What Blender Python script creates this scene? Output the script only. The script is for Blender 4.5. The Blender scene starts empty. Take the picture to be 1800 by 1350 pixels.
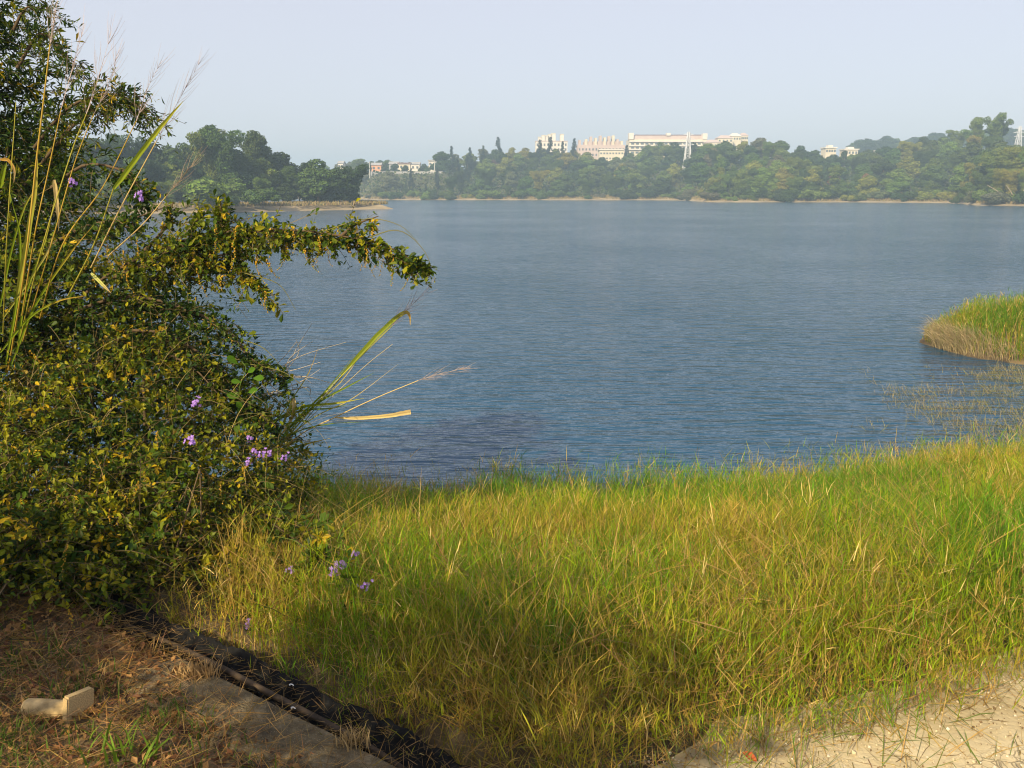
import bpy, bmesh, math, random
import numpy as np
from mathutils import Vector, Matrix

R = math.radians
rng = np.random.default_rng(7)
random.seed(7)
scene = bpy.context.scene
COL = scene.collection

# ------------------------------------------------------------------ camera, sky, sun, exposure
CAM_H, WATER = 1.6, -1.5
PITCH = math.atan2(340, 1500)
cam_d = bpy.data.cameras.new('camera')
cam_d.sensor_width = 36.0
cam_d.lens = 30.0
cam_d.clip_start = 0.05
cam_d.clip_end = 5000
cam = bpy.data.objects.new('camera', cam_d)
COL.objects.link(cam)
cam.location = (0, 0, CAM_H)
cam.rotation_euler = (math.pi/2 - PITCH, 0, 0)
scene.camera = cam

SUN_EL = R(33)
SUN_AZ = math.atan2(-0.50, -0.87)          # bearing of the sun: to the left and a little behind
world = bpy.data.worlds.new('World')
scene.world = world
world.use_nodes = True
wn = world.node_tree
sky = wn.nodes.new('ShaderNodeTexSky')
sky.sky_type = 'NISHITA'
sky.sun_disc = False
sky.sun_elevation = SUN_EL
sky.sun_rotation = SUN_AZ
sky.air_density = 1.0
sky.dust_density = 1.0
sky.ozone_density = 1.0
bg = wn.nodes['Background']
bg.inputs['Strength'].default_value = 0.13
veil = wn.nodes.new('ShaderNodeMix')           # even milky veil over the whole sky
veil.data_type = 'RGBA'
veil.inputs['Factor'].default_value = 0.8
veil.inputs['B'].default_value = (3.68, 3.52, 3.92, 1)
wn.links.new(sky.outputs[0], veil.inputs['A'])
wn.links.new(veil.outputs['Result'], bg.inputs['Color'])

sun_d = bpy.data.lights.new('sun', 'SUN')
sun_d.energy = 4.7
sun_d.angle = R(0.6)
sun_d.color = (1.0, 0.83, 0.54)
sun = bpy.data.objects.new('sun', sun_d)
COL.objects.link(sun)
to_sun = Vector((math.sin(SUN_AZ)*math.cos(SUN_EL), math.cos(SUN_AZ)*math.cos(SUN_EL), math.sin(SUN_EL)))
sun.rotation_euler = to_sun.to_track_quat('Z', 'Y').to_euler()

scene.view_settings.view_transform = 'Standard'
scene.view_settings.look = 'None'
scene.view_settings.exposure = 0.7
scene.view_settings.gamma = 1.0
scene.view_settings.use_curve_mapping = False
cy = scene.cycles
cy.use_denoising = True
cy.denoiser = 'OPENIMAGEDENOISE'
cy.denoising_prefilter = 'ACCURATE'
cy.max_bounces = 6
cy.diffuse_bounces = 3
cy.glossy_bounces = 2
cy.transmission_bounces = 3
cy.volume_bounces = 0
cy.transparent_max_bounces = 6
cy.use_adaptive_sampling = False
cy.filter_width = 1.1

# ------------------------------------------------------------------ helpers
CP, SP = math.cos(PITCH), math.sin(PITCH)
def ray(px, py):
    u, v = (px-900)/1500.0, (675-py)/1500.0
    return np.array([u, CP+v*SP, -SP+v*CP])
def at(px, py, Y):
    d = ray(px, py)
    return np.array([0, 0, CAM_H]) + d*(Y/d[1])
def on_z(px, py, z):
    d = ray(px, py)
    return np.array([0, 0, CAM_H]) + d*((z-CAM_H)/d[2])

def unit(a):
    return a/np.maximum(np.linalg.norm(a, axis=-1, keepdims=True), 1e-9)

class Soup:
    """collects vertices, faces and a colour for every vertex, then links one mesh object"""
    def __init__(s):
        s.v, s.f, s.c, s.n = [], [], [], 0
    def add(s, v, f, c=(1, 1, 1)):
        v = np.asarray(v, float).reshape(-1, 3); f = np.asarray(f, int)
        c = np.broadcast_to(np.asarray(c, float).reshape(-1, 3) if np.ndim(c) > 1 else np.asarray(c, float), v.shape)
        s.v.append(v); s.f.append(f+s.n); s.c.append(c); s.n += len(v)
    def inst(s, tv, tf, M, loc, col):
        """template tv (k,3), tf (m,q); M (n,3,3) columns are the axes; loc (n,3); col (n,3)"""
        n, k = len(loc), len(tv)
        v = np.einsum('nij,kj->nki', M, tv)+loc[:, None, :]
        f = (np.arange(n)[:, None, None]*k+np.asarray(tf)[None]).reshape(-1, np.asarray(tf).shape[1])
        s.add(v.reshape(-1, 3), f, np.repeat(col, k, 0))
    def mesh(s, name, smooth=False):
        me = bpy.data.meshes.new(name)
        if not s.v:
            return me
        v = np.concatenate(s.v).astype(np.float32); c = np.concatenate(s.c)
        lt = np.concatenate([np.full(len(f), f.shape[1]) for f in s.f]).astype(np.int32)
        li = np.concatenate([f.ravel() for f in s.f]).astype(np.int32)
        ls = np.concatenate([[0], np.cumsum(lt)[:-1]]).astype(np.int32)
        me.vertices.add(len(v)); me.vertices.foreach_set('co', v.ravel())
        me.loops.add(len(li)); me.loops.foreach_set('vertex_index', li)
        me.polygons.add(len(lt)); me.polygons.foreach_set('loop_start', ls); me.polygons.foreach_set('loop_total', lt)
        me.polygons.foreach_set('use_smooth', np.full(len(lt), bool(smooth)))
        a = me.color_attributes.new('col', 'FLOAT_COLOR', 'POINT')
        a.data.foreach_set('color', np.concatenate([c, np.ones((len(c), 1))], 1).astype(np.float32).ravel())
        me.update(calc_edges=True)
        return me
    def build(s, name, mat, parent=None, smooth=False):
        me = s.mesh(name, smooth)
        me.materials.append(mat)
        return link(name, me, parent)

def link(name, me, parent=None):
    o = bpy.data.objects.new(name, me)
    COL.objects.link(o)
    if parent is not None:
        o.parent = parent
    return o
def tag(o, label=None, cat=None, group=None, kind=None):
    if label: o['label'] = label
    if cat: o['category'] = cat
    if group: o['group'] = group
    if kind: o['kind'] = kind
    return o
def thing(name, label, cat, loc=(0, 0, 0), group=None):
    o = bpy.data.objects.new(name, None)
    COL.objects.link(o)
    o.location = loc
    o.empty_display_size = 0.2
    return tag(o, label, cat, group)

def tube(path, rad, n=6, cap=True):
    """vertices and quads of a tube through path with a radius for each point"""
    p = np.asarray(path, float); m = len(p)
    rad = np.broadcast_to(np.asarray(rad, float), (m,))
    t = unit(np.gradient(p, axis=0))
    up = np.array([0, 0, 1.0]) if abs(t[0][2]) < 0.9 else np.array([1.0, 0, 0])
    s_ = unit(np.cross(t, up)); b = unit(np.cross(s_, t))
    a = np.linspace(0, 2*math.pi, n, endpoint=False)
    v = p[:, None]+rad[:, None, None]*(np.cos(a)[None, :, None]*s_[:, None]+np.sin(a)[None, :, None]*b[:, None])
    i = np.arange(m-1)[:, None]*n; j = np.arange(n)[None]; k = (j+1) % n
    f = np.stack([i+j, i+k, i+n+k, i+n+j], -1).reshape(-1, 4)
    return v.reshape(-1, 3), f
def spline(pts, n):
    p = np.asarray(pts, float); m = len(p)
    q = np.vstack([2*p[0]-p[1], p, 2*p[-1]-p[-2]])
    out = []
    for x in np.linspace(0, m-1, n):
        i = min(int(x), m-2); t = x-i
        a, b, c, d = q[i:i+4]
        out.append(0.5*((2*b)+(-a+c)*t+(2*a-5*b+4*c-d)*t*t+(-a+3*b-3*c+d)*t**3))
    return np.array(out)
BOXF = np.array([[0, 3, 2, 1], [4, 5, 6, 7], [0, 1, 5, 4], [1, 2, 6, 5], [2, 3, 7, 6], [3, 0, 4, 7]])
def box(x0, x1, y0, y1, z0, z1):
    return np.array([[x0, y0, z0], [x1, y0, z0], [x1, y1, z0], [x0, y1, z0], [x0, y0, z1], [x1, y0, z1], [x1, y1, z1], [x0, y1, z1]], float), BOXF
def bar(a, b, r):
    return tube([a, b], r, 4)

def ribbons(root, az, th0, kap, L, W, segs, phi=None, droop=0.0):
    """curved tapering blades: returns verts (n,(segs+1)*2,3) and one blade's quads"""
    n = len(root)
    t = np.linspace(0, 1, segs+1)
    th = th0[:, None]+kap[:, None]*t[None]
    ds = (L/segs)[:, None]
    hx = np.concatenate([np.zeros((n, 1)), np.cumsum(np.sin(th[:, :-1])*ds, 1)], 1)
    hz = np.concatenate([np.zeros((n, 1)), np.cumsum(np.cos(th[:, :-1])*ds, 1)], 1)
    ctr = root[:, None, :]+np.stack([hx*np.cos(az)[:, None], hx*np.sin(az)[:, None], hz], -1)
    if phi is None:
        phi = az+math.pi/2+rng.normal(0, .5, n)
    w = W[:, None]*np.interp(t, [0, .25, .6, 1], [.75, 1, .8, .08])[None]*0.5
    wd = np.stack([np.cos(phi), np.sin(phi), rng.normal(0, .25, n)], -1)[:, None, :]*w[..., None]
    v = np.stack([ctr-wd, ctr+wd], 2).reshape(n, -1, 3)
    k = np.arange(segs)[:, None]*2
    f = np.concatenate([k, k+1, k+3, k+2], 1)
    return v, f, ctr
def add_ribbons(sp, v, f, col):
    n, k = v.shape[:2]
    ff = (np.arange(n)[:, None, None]*k+f[None]).reshape(-1, 4)
    sp.add(v.reshape(-1, 3), ff, np.repeat(col, k, 0))

# value noise for layouts
_perm = np.random.default_rng(3).random((256, 256))
def vnoise(x, y):
    x = np.asarray(x, float); y = np.asarray(y, float)
    xi = np.floor(x).astype(int); yi = np.floor(y).astype(int)
    fx = x-xi; fy = y-yi
    fx = fx*fx*(3-2*fx); fy = fy*fy*(3-2*fy)
    g = lambda a, b: _perm[a % 256, b % 256]
    return (g(xi, yi)*(1-fx)+g(xi+1, yi)*fx)*(1-fy)+(g(xi, yi+1)*(1-fx)+g(xi+1, yi+1)*fx)*fy
def fbm(x, y, o=3):
    s_, a, t = 0, 1, 0
    for i in range(o):
        s_ = s_+a*vnoise(x*2**i+17*i, y*2**i+31*i); t += a; a *= .5
    return s_/t

# ------------------------------------------------------------------ materials
def mat(name):
    m = bpy.data.materials.new(name); m.use_nodes = True
    nt = m.node_tree
    return m, nt, nt.nodes['Principled BSDF'], nt.nodes['Material Output']
def N(nt, t, **kw):
    n = nt.nodes.new(t)
    for k, v in kw.items():
        if hasattr(n, k): setattr(n, k, v)
        else: n.inputs[k].default_value = v
    return n
def noise_ramp(nt, scale, stops, detail=4, coord='Object', rough=.55, stretch=None):
    tc = N(nt, 'ShaderNodeTexCoord'); nz = N(nt, 'ShaderNodeTexNoise')
    nz.inputs['Scale'].default_value = scale; nz.inputs['Detail'].default_value = detail; nz.inputs['Roughness'].default_value = rough
    if stretch:
        mp = N(nt, 'ShaderNodeMapping'); mp.inputs['Scale'].default_value = stretch
        nt.links.new(tc.outputs[coord], mp.inputs[0]); nt.links.new(mp.outputs[0], nz.inputs['Vector'])
    else:
        nt.links.new(tc.outputs[coord], nz.inputs['Vector'])
    rp = N(nt, 'ShaderNodeValToRGB')
    el = rp.color_ramp.elements
    while len(el) < len(stops): el.new(.5)
    for e, (p, c) in zip(el, stops):
        e.position = p; e.color = (*c, 1)
    nt.links.new(nz.outputs['Fac'], rp.inputs[0])
    return rp, nz
def bump(nt, b, height, strength, dist=0.02):
    bp = N(nt, 'ShaderNodeBump'); bp.inputs['Strength'].default_value = strength; bp.inputs['Distance'].default_value = dist
    nt.links.new(height, bp.inputs['Height']); nt.links.new(bp.outputs[0], b.inputs['Normal'])
    return bp
def foliage(name, source='attr', trans=.35, rough=.5, spec=.3, var=0.0, vscale=1.0):
    m, nt, b, out = mat(name)
    if source == 'attr':
        a = N(nt, 'ShaderNodeAttribute'); a.attribute_name = 'col'; c = a.outputs['Color']
    else:
        a = N(nt, 'ShaderNodeObjectInfo'); c = a.outputs['Color']
    if source == 'both':
        a2 = N(nt, 'ShaderNodeAttribute'); a2.attribute_name = 'col'
        mx = N(nt, 'ShaderNodeMix'); mx.data_type = 'RGBA'; mx.blend_type = 'MULTIPLY'; mx.inputs['Factor'].default_value = 1
        nt.links.new(c, mx.inputs['A']); nt.links.new(a2.outputs['Color'], mx.inputs['B']); c = mx.outputs['Result']
    nt.links.new(c, b.inputs['Base Color'])
    b.inputs['Roughness'].default_value = rough
    b.inputs['Specular IOR Level'].default_value = spec
    t = N(nt, 'ShaderNodeBsdfTranslucent'); nt.links.new(c, t.inputs['Color'])
    ms = N(nt, 'ShaderNodeMixShader'); ms.inputs[0].default_value = trans
    nt.links.new(b.outputs[0], ms.inputs[1]); nt.links.new(t.outputs[0], ms.inputs[2])
    nt.links.new(ms.outputs[0], out.inputs['Surface'])
    return m
M = {}
M['grass'] = foliage('grass_blades', trans=.36, rough=.6, spec=.08)
M['leaf'] = foliage('shrub_leaves', trans=.4, rough=.5, spec=.22)
M['leaf_one'] = foliage('shrub_leaf', 'obj', trans=.4, rough=.5, spec=.22)
M['crown'] = foliage('tree_foliage', 'both', trans=.25, rough=.6, spec=.2)
M['straw'] = foliage('dry_straw', trans=.25, rough=.6, spec=.2)
M['petal'] = foliage('petals', trans=.3, rough=.5, spec=.2)
def plain(name, col, rough=.8, scale=None, amount=.25, bmp=0.0, bdist=.01, spec=.3, stretch=None):
    m, nt, b, out = mat(name)
    b.inputs['Roughness'].default_value = rough; b.inputs['Specular IOR Level'].default_value = spec
    if scale:
        lo = tuple(c*(1-amount) for c in col); hi = tuple(min(1, c*(1+amount)) for c in col)
        rp, nz = noise_ramp(nt, scale, [(.3, lo), (.7, hi)], detail=6, stretch=stretch)
        nt.links.new(rp.outputs[0], b.inputs['Base Color'])
        if bmp: bump(nt, b, nz.outputs['Fac'], bmp, bdist)
    else:
        b.inputs['Base Color'].default_value = (*col, 1)
    return m
M['bark'] = plain('bark', (.13, .10, .07), .9, 8, .4, .5, .02)
M['pale_bark'] = plain('pale_bark', (.34, .28, .2), .9, 6, .3, .4, .02)
M['twig'] = foliage('twigs', trans=0.0, rough=.8, spec=.1)
M['berry'] = plain('berries', (.62, .33, .02), .35, 60, .3)

def ground_material():
    m, nt, b, out = mat('bank_soil')
    rp, nz = noise_ramp(nt, 3.0, [(.3, (.045, .032, .018)), (.5, (.10, .07, .035)), (.7, (.17, .125, .06))], detail=8)
    nt.links.new(rp.outputs[0], b.inputs['Base Color']); b.inputs['Roughness'].default_value = .95
    n2 = N(nt, 'ShaderNodeTexNoise'); n2.inputs['Scale'].default_value = 40; n2.inputs['Detail'].default_value = 6
    bump(nt, b, n2.outputs['Fac'], .7, .02)
    return m
M['soil'] = ground_material()
def path_material():
    m, nt, b, out = mat('pale_dirt')
    rp, nz = noise_ramp(nt, 2.2, [(.32, (.32, .255, .14)), (.5, (.45, .37, .215)), (.66, (.56, .475, .30))], detail=9, rough=.65)
    # dried mud cracks fade in patches
    tc = N(nt, 'ShaderNodeTexCoord')
    wz = N(nt, 'ShaderNodeTexNoise'); wz.inputs['Scale'].default_value = 9; wz.inputs['Detail'].default_value = 3
    nt.links.new(tc.outputs['Object'], wz.inputs['Vector'])
    ad = N(nt, 'ShaderNodeVectorMath'); ad.operation = 'MULTIPLY_ADD'
    ad.inputs[1].default_value = (.06, .06, .0)
    nt.links.new(wz.outputs['Color'], ad.inputs[0]); nt.links.new(tc.outputs['Object'], ad.inputs[2])
    vo = N(nt, 'ShaderNodeTexVoronoi'); vo.feature = 'DISTANCE_TO_EDGE'; vo.inputs['Scale'].default_value = 34
    nt.links.new(ad.outputs[0], vo.inputs['Vector'])
    cr = N(nt, 'ShaderNodeMapRange'); cr.inputs['From Min'].default_value = .0; cr.inputs['From Max'].default_value = .06
    nt.links.new(vo.outputs['Distance'], cr.inputs['Value'])
    pt = N(nt, 'ShaderNodeTexNoise'); pt.inputs['Scale'].default_value = 1.7; pt.inputs['Detail'].default_value = 2
    nt.links.new(tc.outputs['Object'], pt.inputs['Vector'])
    pm = N(nt, 'ShaderNodeMapRange'); pm.inputs['From Min'].default_value = .22; pm.inputs['From Max'].default_value = .34
    nt.links.new(pt.outputs['Fac'], pm.inputs['Value'])
    mx = N(nt, 'ShaderNodeMath'); mx.operation = 'MAXIMUM'
    nt.links.new(cr.outputs[0], mx.inputs[0]); nt.links.new(pm.outputs[0], mx.inputs[1])
    mc = N(nt, 'ShaderNodeMix'); mc.data_type = 'RGBA'
    mc.inputs['A'].default_value = (.27, .205, .115, 1)
    nt.links.new(mx.outputs[0], mc.inputs['Factor']); nt.links.new(rp.outputs[0], mc.inputs['B'])
    nt.links.new(mc.outputs['Result'], b.inputs['Base Color']); b.inputs['Roughness'].default_value = .95
    g = N(nt, 'ShaderNodeTexNoise'); g.inputs['Scale'].default_value = 60; g.inputs['Detail'].default_value = 8
    nt.links.new(tc.outputs['Object'], g.inputs['Vector'])
    sm = N(nt, 'ShaderNodeMath'); sm.operation = 'MULTIPLY_ADD'; sm.inputs[1].default_value = .5
    nt.links.new(g.outputs['Fac'], sm.inputs[0]); nt.links.new(mx.outputs[0], sm.inputs[2])
    bump(nt, b, sm.outputs[0], .9, .010)
    return m
M['path'] = path_material()
def water_material():
    m, nt, b, out = mat('lake_water')
    b.inputs['Base Color'].default_value = (.007, .054, .112, 1)
    b.inputs['Specular Tint'].default_value = (.68, .90, 1.0, 1)
    b.inputs['Specular IOR Level'].default_value = 1.0
    b.inputs['Roughness'].default_value = .12
    b.inputs['IOR'].default_value = 1.333
    tc = N(nt, 'ShaderNodeTexCoord')
    hs = None
    for sc, st, w in (((.75, 3.2, 1), 1.25, 1.0), ((1.0, 3.0, 1), 3.0, .40), ((1.0, 2.0, 1), 8.0, .09)):
        mp = N(nt, 'ShaderNodeMapping'); mp.inputs['Scale'].default_value = sc; mp.inputs['Rotation'].default_value = (0, 0, R(-8+6*w))
        nz = N(nt, 'ShaderNodeTexNoise'); nz.inputs['Scale'].default_value = st; nz.inputs['Detail'].default_value = 2.5; nz.inputs['Roughness'].default_value = .5
        nt.links.new(tc.outputs['Object'], mp.inputs[0]); nt.links.new(mp.outputs[0], nz.inputs['Vector'])
        ml = N(nt, 'ShaderNodeMath'); ml.operation = 'MULTIPLY_ADD'; ml.inputs[1].default_value = w; ml.inputs[2].default_value = 0
        nt.links.new(nz.outputs['Fac'], ml.inputs[0])
        if hs is not None: nt.links.new(hs, ml.inputs[2])
        hs = ml.outputs[0]
    # calmer and rougher patches of wind
    wp = N(nt, 'ShaderNodeTexNoise'); wp.inputs['Scale'].default_value = .06; wp.inputs['Detail'].default_value = 3
    nt.links.new(tc.outputs['Object'], wp.inputs['Vector'])
    wr = N(nt, 'ShaderNodeMapRange'); wr.inputs['From Min'].default_value = .35; wr.inputs['From Max'].default_value = .65; wr.inputs['To Min'].default_value = .6; wr.inputs['To Max'].default_value = 1.35
    nt.links.new(wp.outputs['Fac'], wr.inputs['Value'])
    wm = N(nt, 'ShaderNodeMath'); wm.operation = 'MULTIPLY'
    nt.links.new(hs, wm.inputs[0]); nt.links.new(wr.outputs[0], wm.inputs[1])
    bump(nt, b, wm.outputs[0], 1.0, .125)
    return m
M['water'] = water_material()
M['shore'] = plain('far_shore_soil', (.30, .24, .15), .95, .35, .35)
M['hill'] = plain('hill_soil', (.10, .10, .05), .95, .1, .35)

# ------------------------------------------------------------------ the ground near the camera
KD = np.array([.57, .82])                   # direction across the kerb, towards the lake
K0 = np.array([-.323, 2.12])
def kerb_s(x, y): return (x-K0[0])*KD[0]+(y-K0[1])*KD[1]
SHX = np.array([-12, 1.2, 3, 5.6, 7.5, 9.2, 14])
SHY = np.array([7.6, 7.7, 8.2, 8.9, 10.6, 12.5, 13.2])
def shore_y(x): return np.interp(x, SHX, SHY)+.25*(vnoise(np.asarray(x)*1.3+5, 2.2)-.5)
def edge_y(x):
    a = K0[1]-(x-K0[0])*KD[0]/KD[1]+.16/KD[1]
    b = 2.0+.30*x+.16*(vnoise(np.asarray(x)*3.1, 7.7)-.5)
    return np.maximum(a, b)
def gz(x, y):
    x = np.asarray(x, float); y = np.asarray(y, float)
    e, s_ = edge_y(x), shore_y(x)
    t = np.clip((y-e)/np.maximum(s_-e, .5), 0, 1.6)
    z = (WATER-.02)*t**1.12
    s = kerb_s(x, y)
    ditch = np.where((s > -.03) & (s < .24), -.16*np.sin(np.pi*np.clip((s+.03)/.27, 0, 1))**.7, 0)*np.clip((.4-x)/.3, 0, 1)
    return z+ditch+(fbm(x*2.1, y*2.1)-.5)*.05*np.clip(y-e+.6, 0, 1)

def grid_mesh(name, xs, ys, zf, m, parent=None):
    X, Y = np.meshgrid(xs, ys); Z = zf(X, Y)
    nx = len(xs); i = np.arange(len(ys)-1)[:, None]*nx; j = np.arange(nx-1)[None]
    f = np.stack([i+j, i+j+1, i+nx+j+1, i+nx+j], -1).reshape(-1, 4)
    s = Soup(); s.add(np.stack([X, Y, Z], -1).reshape(-1, 3), f)
    return s.build(name, m, parent, smooth=True)
g = grid_mesh('ground', np.concatenate([np.linspace(-14, -3, 30), np.linspace(-2.9, 3, 110), np.linspace(3.1, 16, 50)]), np.concatenate([np.linspace(-12, 1.5, 14), np.linspace(1.58, 5, 80), np.linspace(5.1, 17, 40)]), lambda x, y: np.where(y > 12.5, np.minimum(gz(x, y), -1.5-(y-12.5)*.15), gz(x, y)), M['soil'])
tag(g, 'brown soil bank sloping from the path down to the lake', kind='structure')

def path_mesh():
    xs = np.concatenate([np.linspace(.12, 1, 60), np.linspace(1.05, 14, 150)]); n = 26
    s = Soup(); V = []
    for x in xs:
        ye = float(edge_y(x))+.22
        lo = max(K0[1]-(x-K0[0])*KD[0]/KD[1]+.1, -6)
        ye = lo+(ye-lo)*min(1, max(.02, (x-.12)/.5+.25*(float(fbm(x*9, 5.5))-.5)))**.7
        for t in np.linspace(0, 1, n):
            y = lo+(ye-lo)*t**.5
            V.append([x, y, 0])
    V = np.array(V); V[:, 2] = np.maximum(gz(V[:, 0], V[:, 1]), -.03)+.006+.010*(fbm(V[:, 0]*4, V[:, 1]*4)-.5)
    i = np.arange(len(xs)-1)[:, None]*n; j = np.arange(n-1)[None]
    s.add(V, np.stack([i+j, i+n+j, i+n+j+1, i+j+1], -1).reshape(-1, 4))
    return s.build('path', M['path'], smooth=True)
tag(path_mesh(), 'pale dry dirt path along the top of the bank', kind='structure')

# lake
s = Soup(); s.add([[-1200, -40, WATER], [1200, -40, WATER], [1200, 1250, WATER], [-1200, 1250, WATER]], [[0, 1, 2, 3]])
tag(s.build('lake_water', M['water']), 'blue rippled lake', kind='structure')

# islet on the right
IC, IR = np.array([11.5, 16.9]), np.array([2.95, 2.5])
def islet_z(x, y):
    d = np.sqrt(((x-IC[0])/IR[0])**2+((y-IC[1])/IR[1])**2)+.34*(fbm(x*1.3, y*1.3)-.5)
    return WATER-.25+.95*np.clip(1.12-d, -.4, 1)**.8 if False else WATER+.62*np.clip(1-d**2, -.6, 1)
isl = grid_mesh('islet', np.linspace(6.5, 15.5, 60), np.linspace(13, 21, 60), islet_z, M['soil'])
tag(isl, 'low soil islet in the lake at the right', kind='structure')

# ------------------------------------------------------------------ far land
def zt(py, dist):                            # height that shows at row py at that distance
    v = (675-py)/1500.0
    return CAM_H+(-SP+v*CP)/(CP+v*SP)*dist
def az_of(px): return (px-900)/1500.0        # x / depth at the horizon (depth = y*1.0215)
XK = 1/1.0215
# skyline of tree tops (column, row)
SKY = np.array([[-900, 285], [300, 290], [480, 290], [500, 277], [560, 278], [600, 284], [640, 280], [660, 278], [700, 284], [740, 290], [775, 286], [800, 268], [850, 262], [900, 256], [940, 258], [1000, 259], [1045, 272], [1095, 273], [1115, 262], [1150, 247], [1200, 246], [1240, 250], [1280, 246], [1320, 239], [1360, 242], [1400, 252], [1440, 267], [1480, 270], [1520, 264], [1560, 250], [1600, 240], [1650, 236], [1700, 224], [1748, 222], [1762, 250], [1800, 258], [1900, 258], [2100, 258]], float)
# shore distance by column
SHD = np.array([[-900, 330], [300, 330], [620, 330], [660, 292], [900, 290], [1150, 286], [1205, 280], [1242, 238], [1300, 236], [1500, 236], [1670, 222], [1715, 186], [1800, 178], [1950, 170], [2200, 160]], float)
def shd(px): return np.interp(px, SHD[:, 0], SHD[:, 1])
def skyrow(px): return np.interp(px, SKY[:, 0], SKY[:, 1])
RIDGE = 75.0
def land_h(px, d):
    """height of the far land at column px (as bearing) and distance d"""
    sd = shd(px); k = d-sd
    top = zt(skyrow(px), sd+RIDGE)-7.5
    house = np.clip((130-np.abs(np.asarray(px)-705))/50., 0, 1)
    top = np.maximum(top, 2.5)*(1-house)+(zt(303., 345.)+.2)*house
    beach = np.clip(k/9, -1, 1)*1.1
    t = np.clip((k-8)/((RIDGE-28*house)-8), 0, 1)
    return WATER+beach+(top-WATER-1.1)*t**1.05
def far_land():
    pxs = np.concatenate([np.linspace(-900, 290, 40), np.linspace(300, 2300, 320)])
    ks = np.concatenate([np.linspace(-6, 12, 10), np.linspace(18, RIDGE, 10), [110, 160, 240, 360, 600]])
    P = []
    for k in ks:
        d = shd(pxs)+k
        P.append(np.stack([az_of(pxs)*XK**-1*d*XK*XK, d, land_h(pxs, d)+(fbm(pxs*.05, np.full_like(pxs, k*.1))-.5)*.5], -1))
    P = np.array(P); n = len(pxs)
    i = np.arange(len(ks)-1)[:, None]*n; j = np.arange(n-1)[None]
    f = np.stack([i+j, i+j+1, i+n+j+1, i+n+j], -1).reshape(-1, 4)
    cut = 5*(n-1)
    s1 = Soup(); s1.add(P[:8].reshape(-1, 3), f[:7*(n-1)]); a = s1.build('far_shore', M['shore'], smooth=True)
    s2 = Soup(); s2.add(P[7:].reshape(-1, 3), f[:(len(ks)-8)*(n-1)]); b = s2.build('far_hill', M['hill'], smooth=True)
    tag(a, 'bare tan strip of shore below the far woods', kind='structure')
    tag(b, 'wooded hill beyond the lake', kind='structure')
far_land()
def far_pos(px, d, dz=0.0):
    return np.array([az_of(px)*d/1.0215, d, float(land_h(px, d))+dz])

# left spit: shoreline from far left to the tip
SPX = np.array([[-140, 96], [-85, 108], [-50, 119], [-36, 130], [-26, 143], [-20.5, 150]], float)
def spit():
    ts = np.linspace(0, 1, 70); n = 12
    front = np.array([[np.interp(t, np.linspace(0, 1, len(SPX)), SPX[:, 0]), np.interp(t, np.linspace(0, 1, len(SPX)), SPX[:, 1])] for t in ts])
    V = []
    for i, t in enumerate(ts):
        wdt = 34*min(1, (1-t)*5+.02)
        for q in np.linspace(0, 1, n):
            x = front[i, 0]-.25*wdt*q; y = front[i, 1]+wdt*q+1.2*(float(vnoise(i*.35, 3))-.5)
            h = WATER-.25+1.35*min(1, q*n/3.2)*min(1, (1-t)*9+.22)-(1.3 if q == 1 else 0)
            V.append([x, y, h+.12*(float(vnoise(i*.7, q*9))-.5)])
    s = Soup(); i = np.arange(len(ts)-1)[:, None]*n; j = np.arange(n-1)[None]
    s.add(V, np.stack([i+j, i+n+j, i+n+j+1, i+j+1], -1).reshape(-1, 4))
    return s.build('left_spit', M['shore'], smooth=True)
tag(spit(), 'low tan spit of land reaching into the lake from the left', kind='structure')
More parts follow.
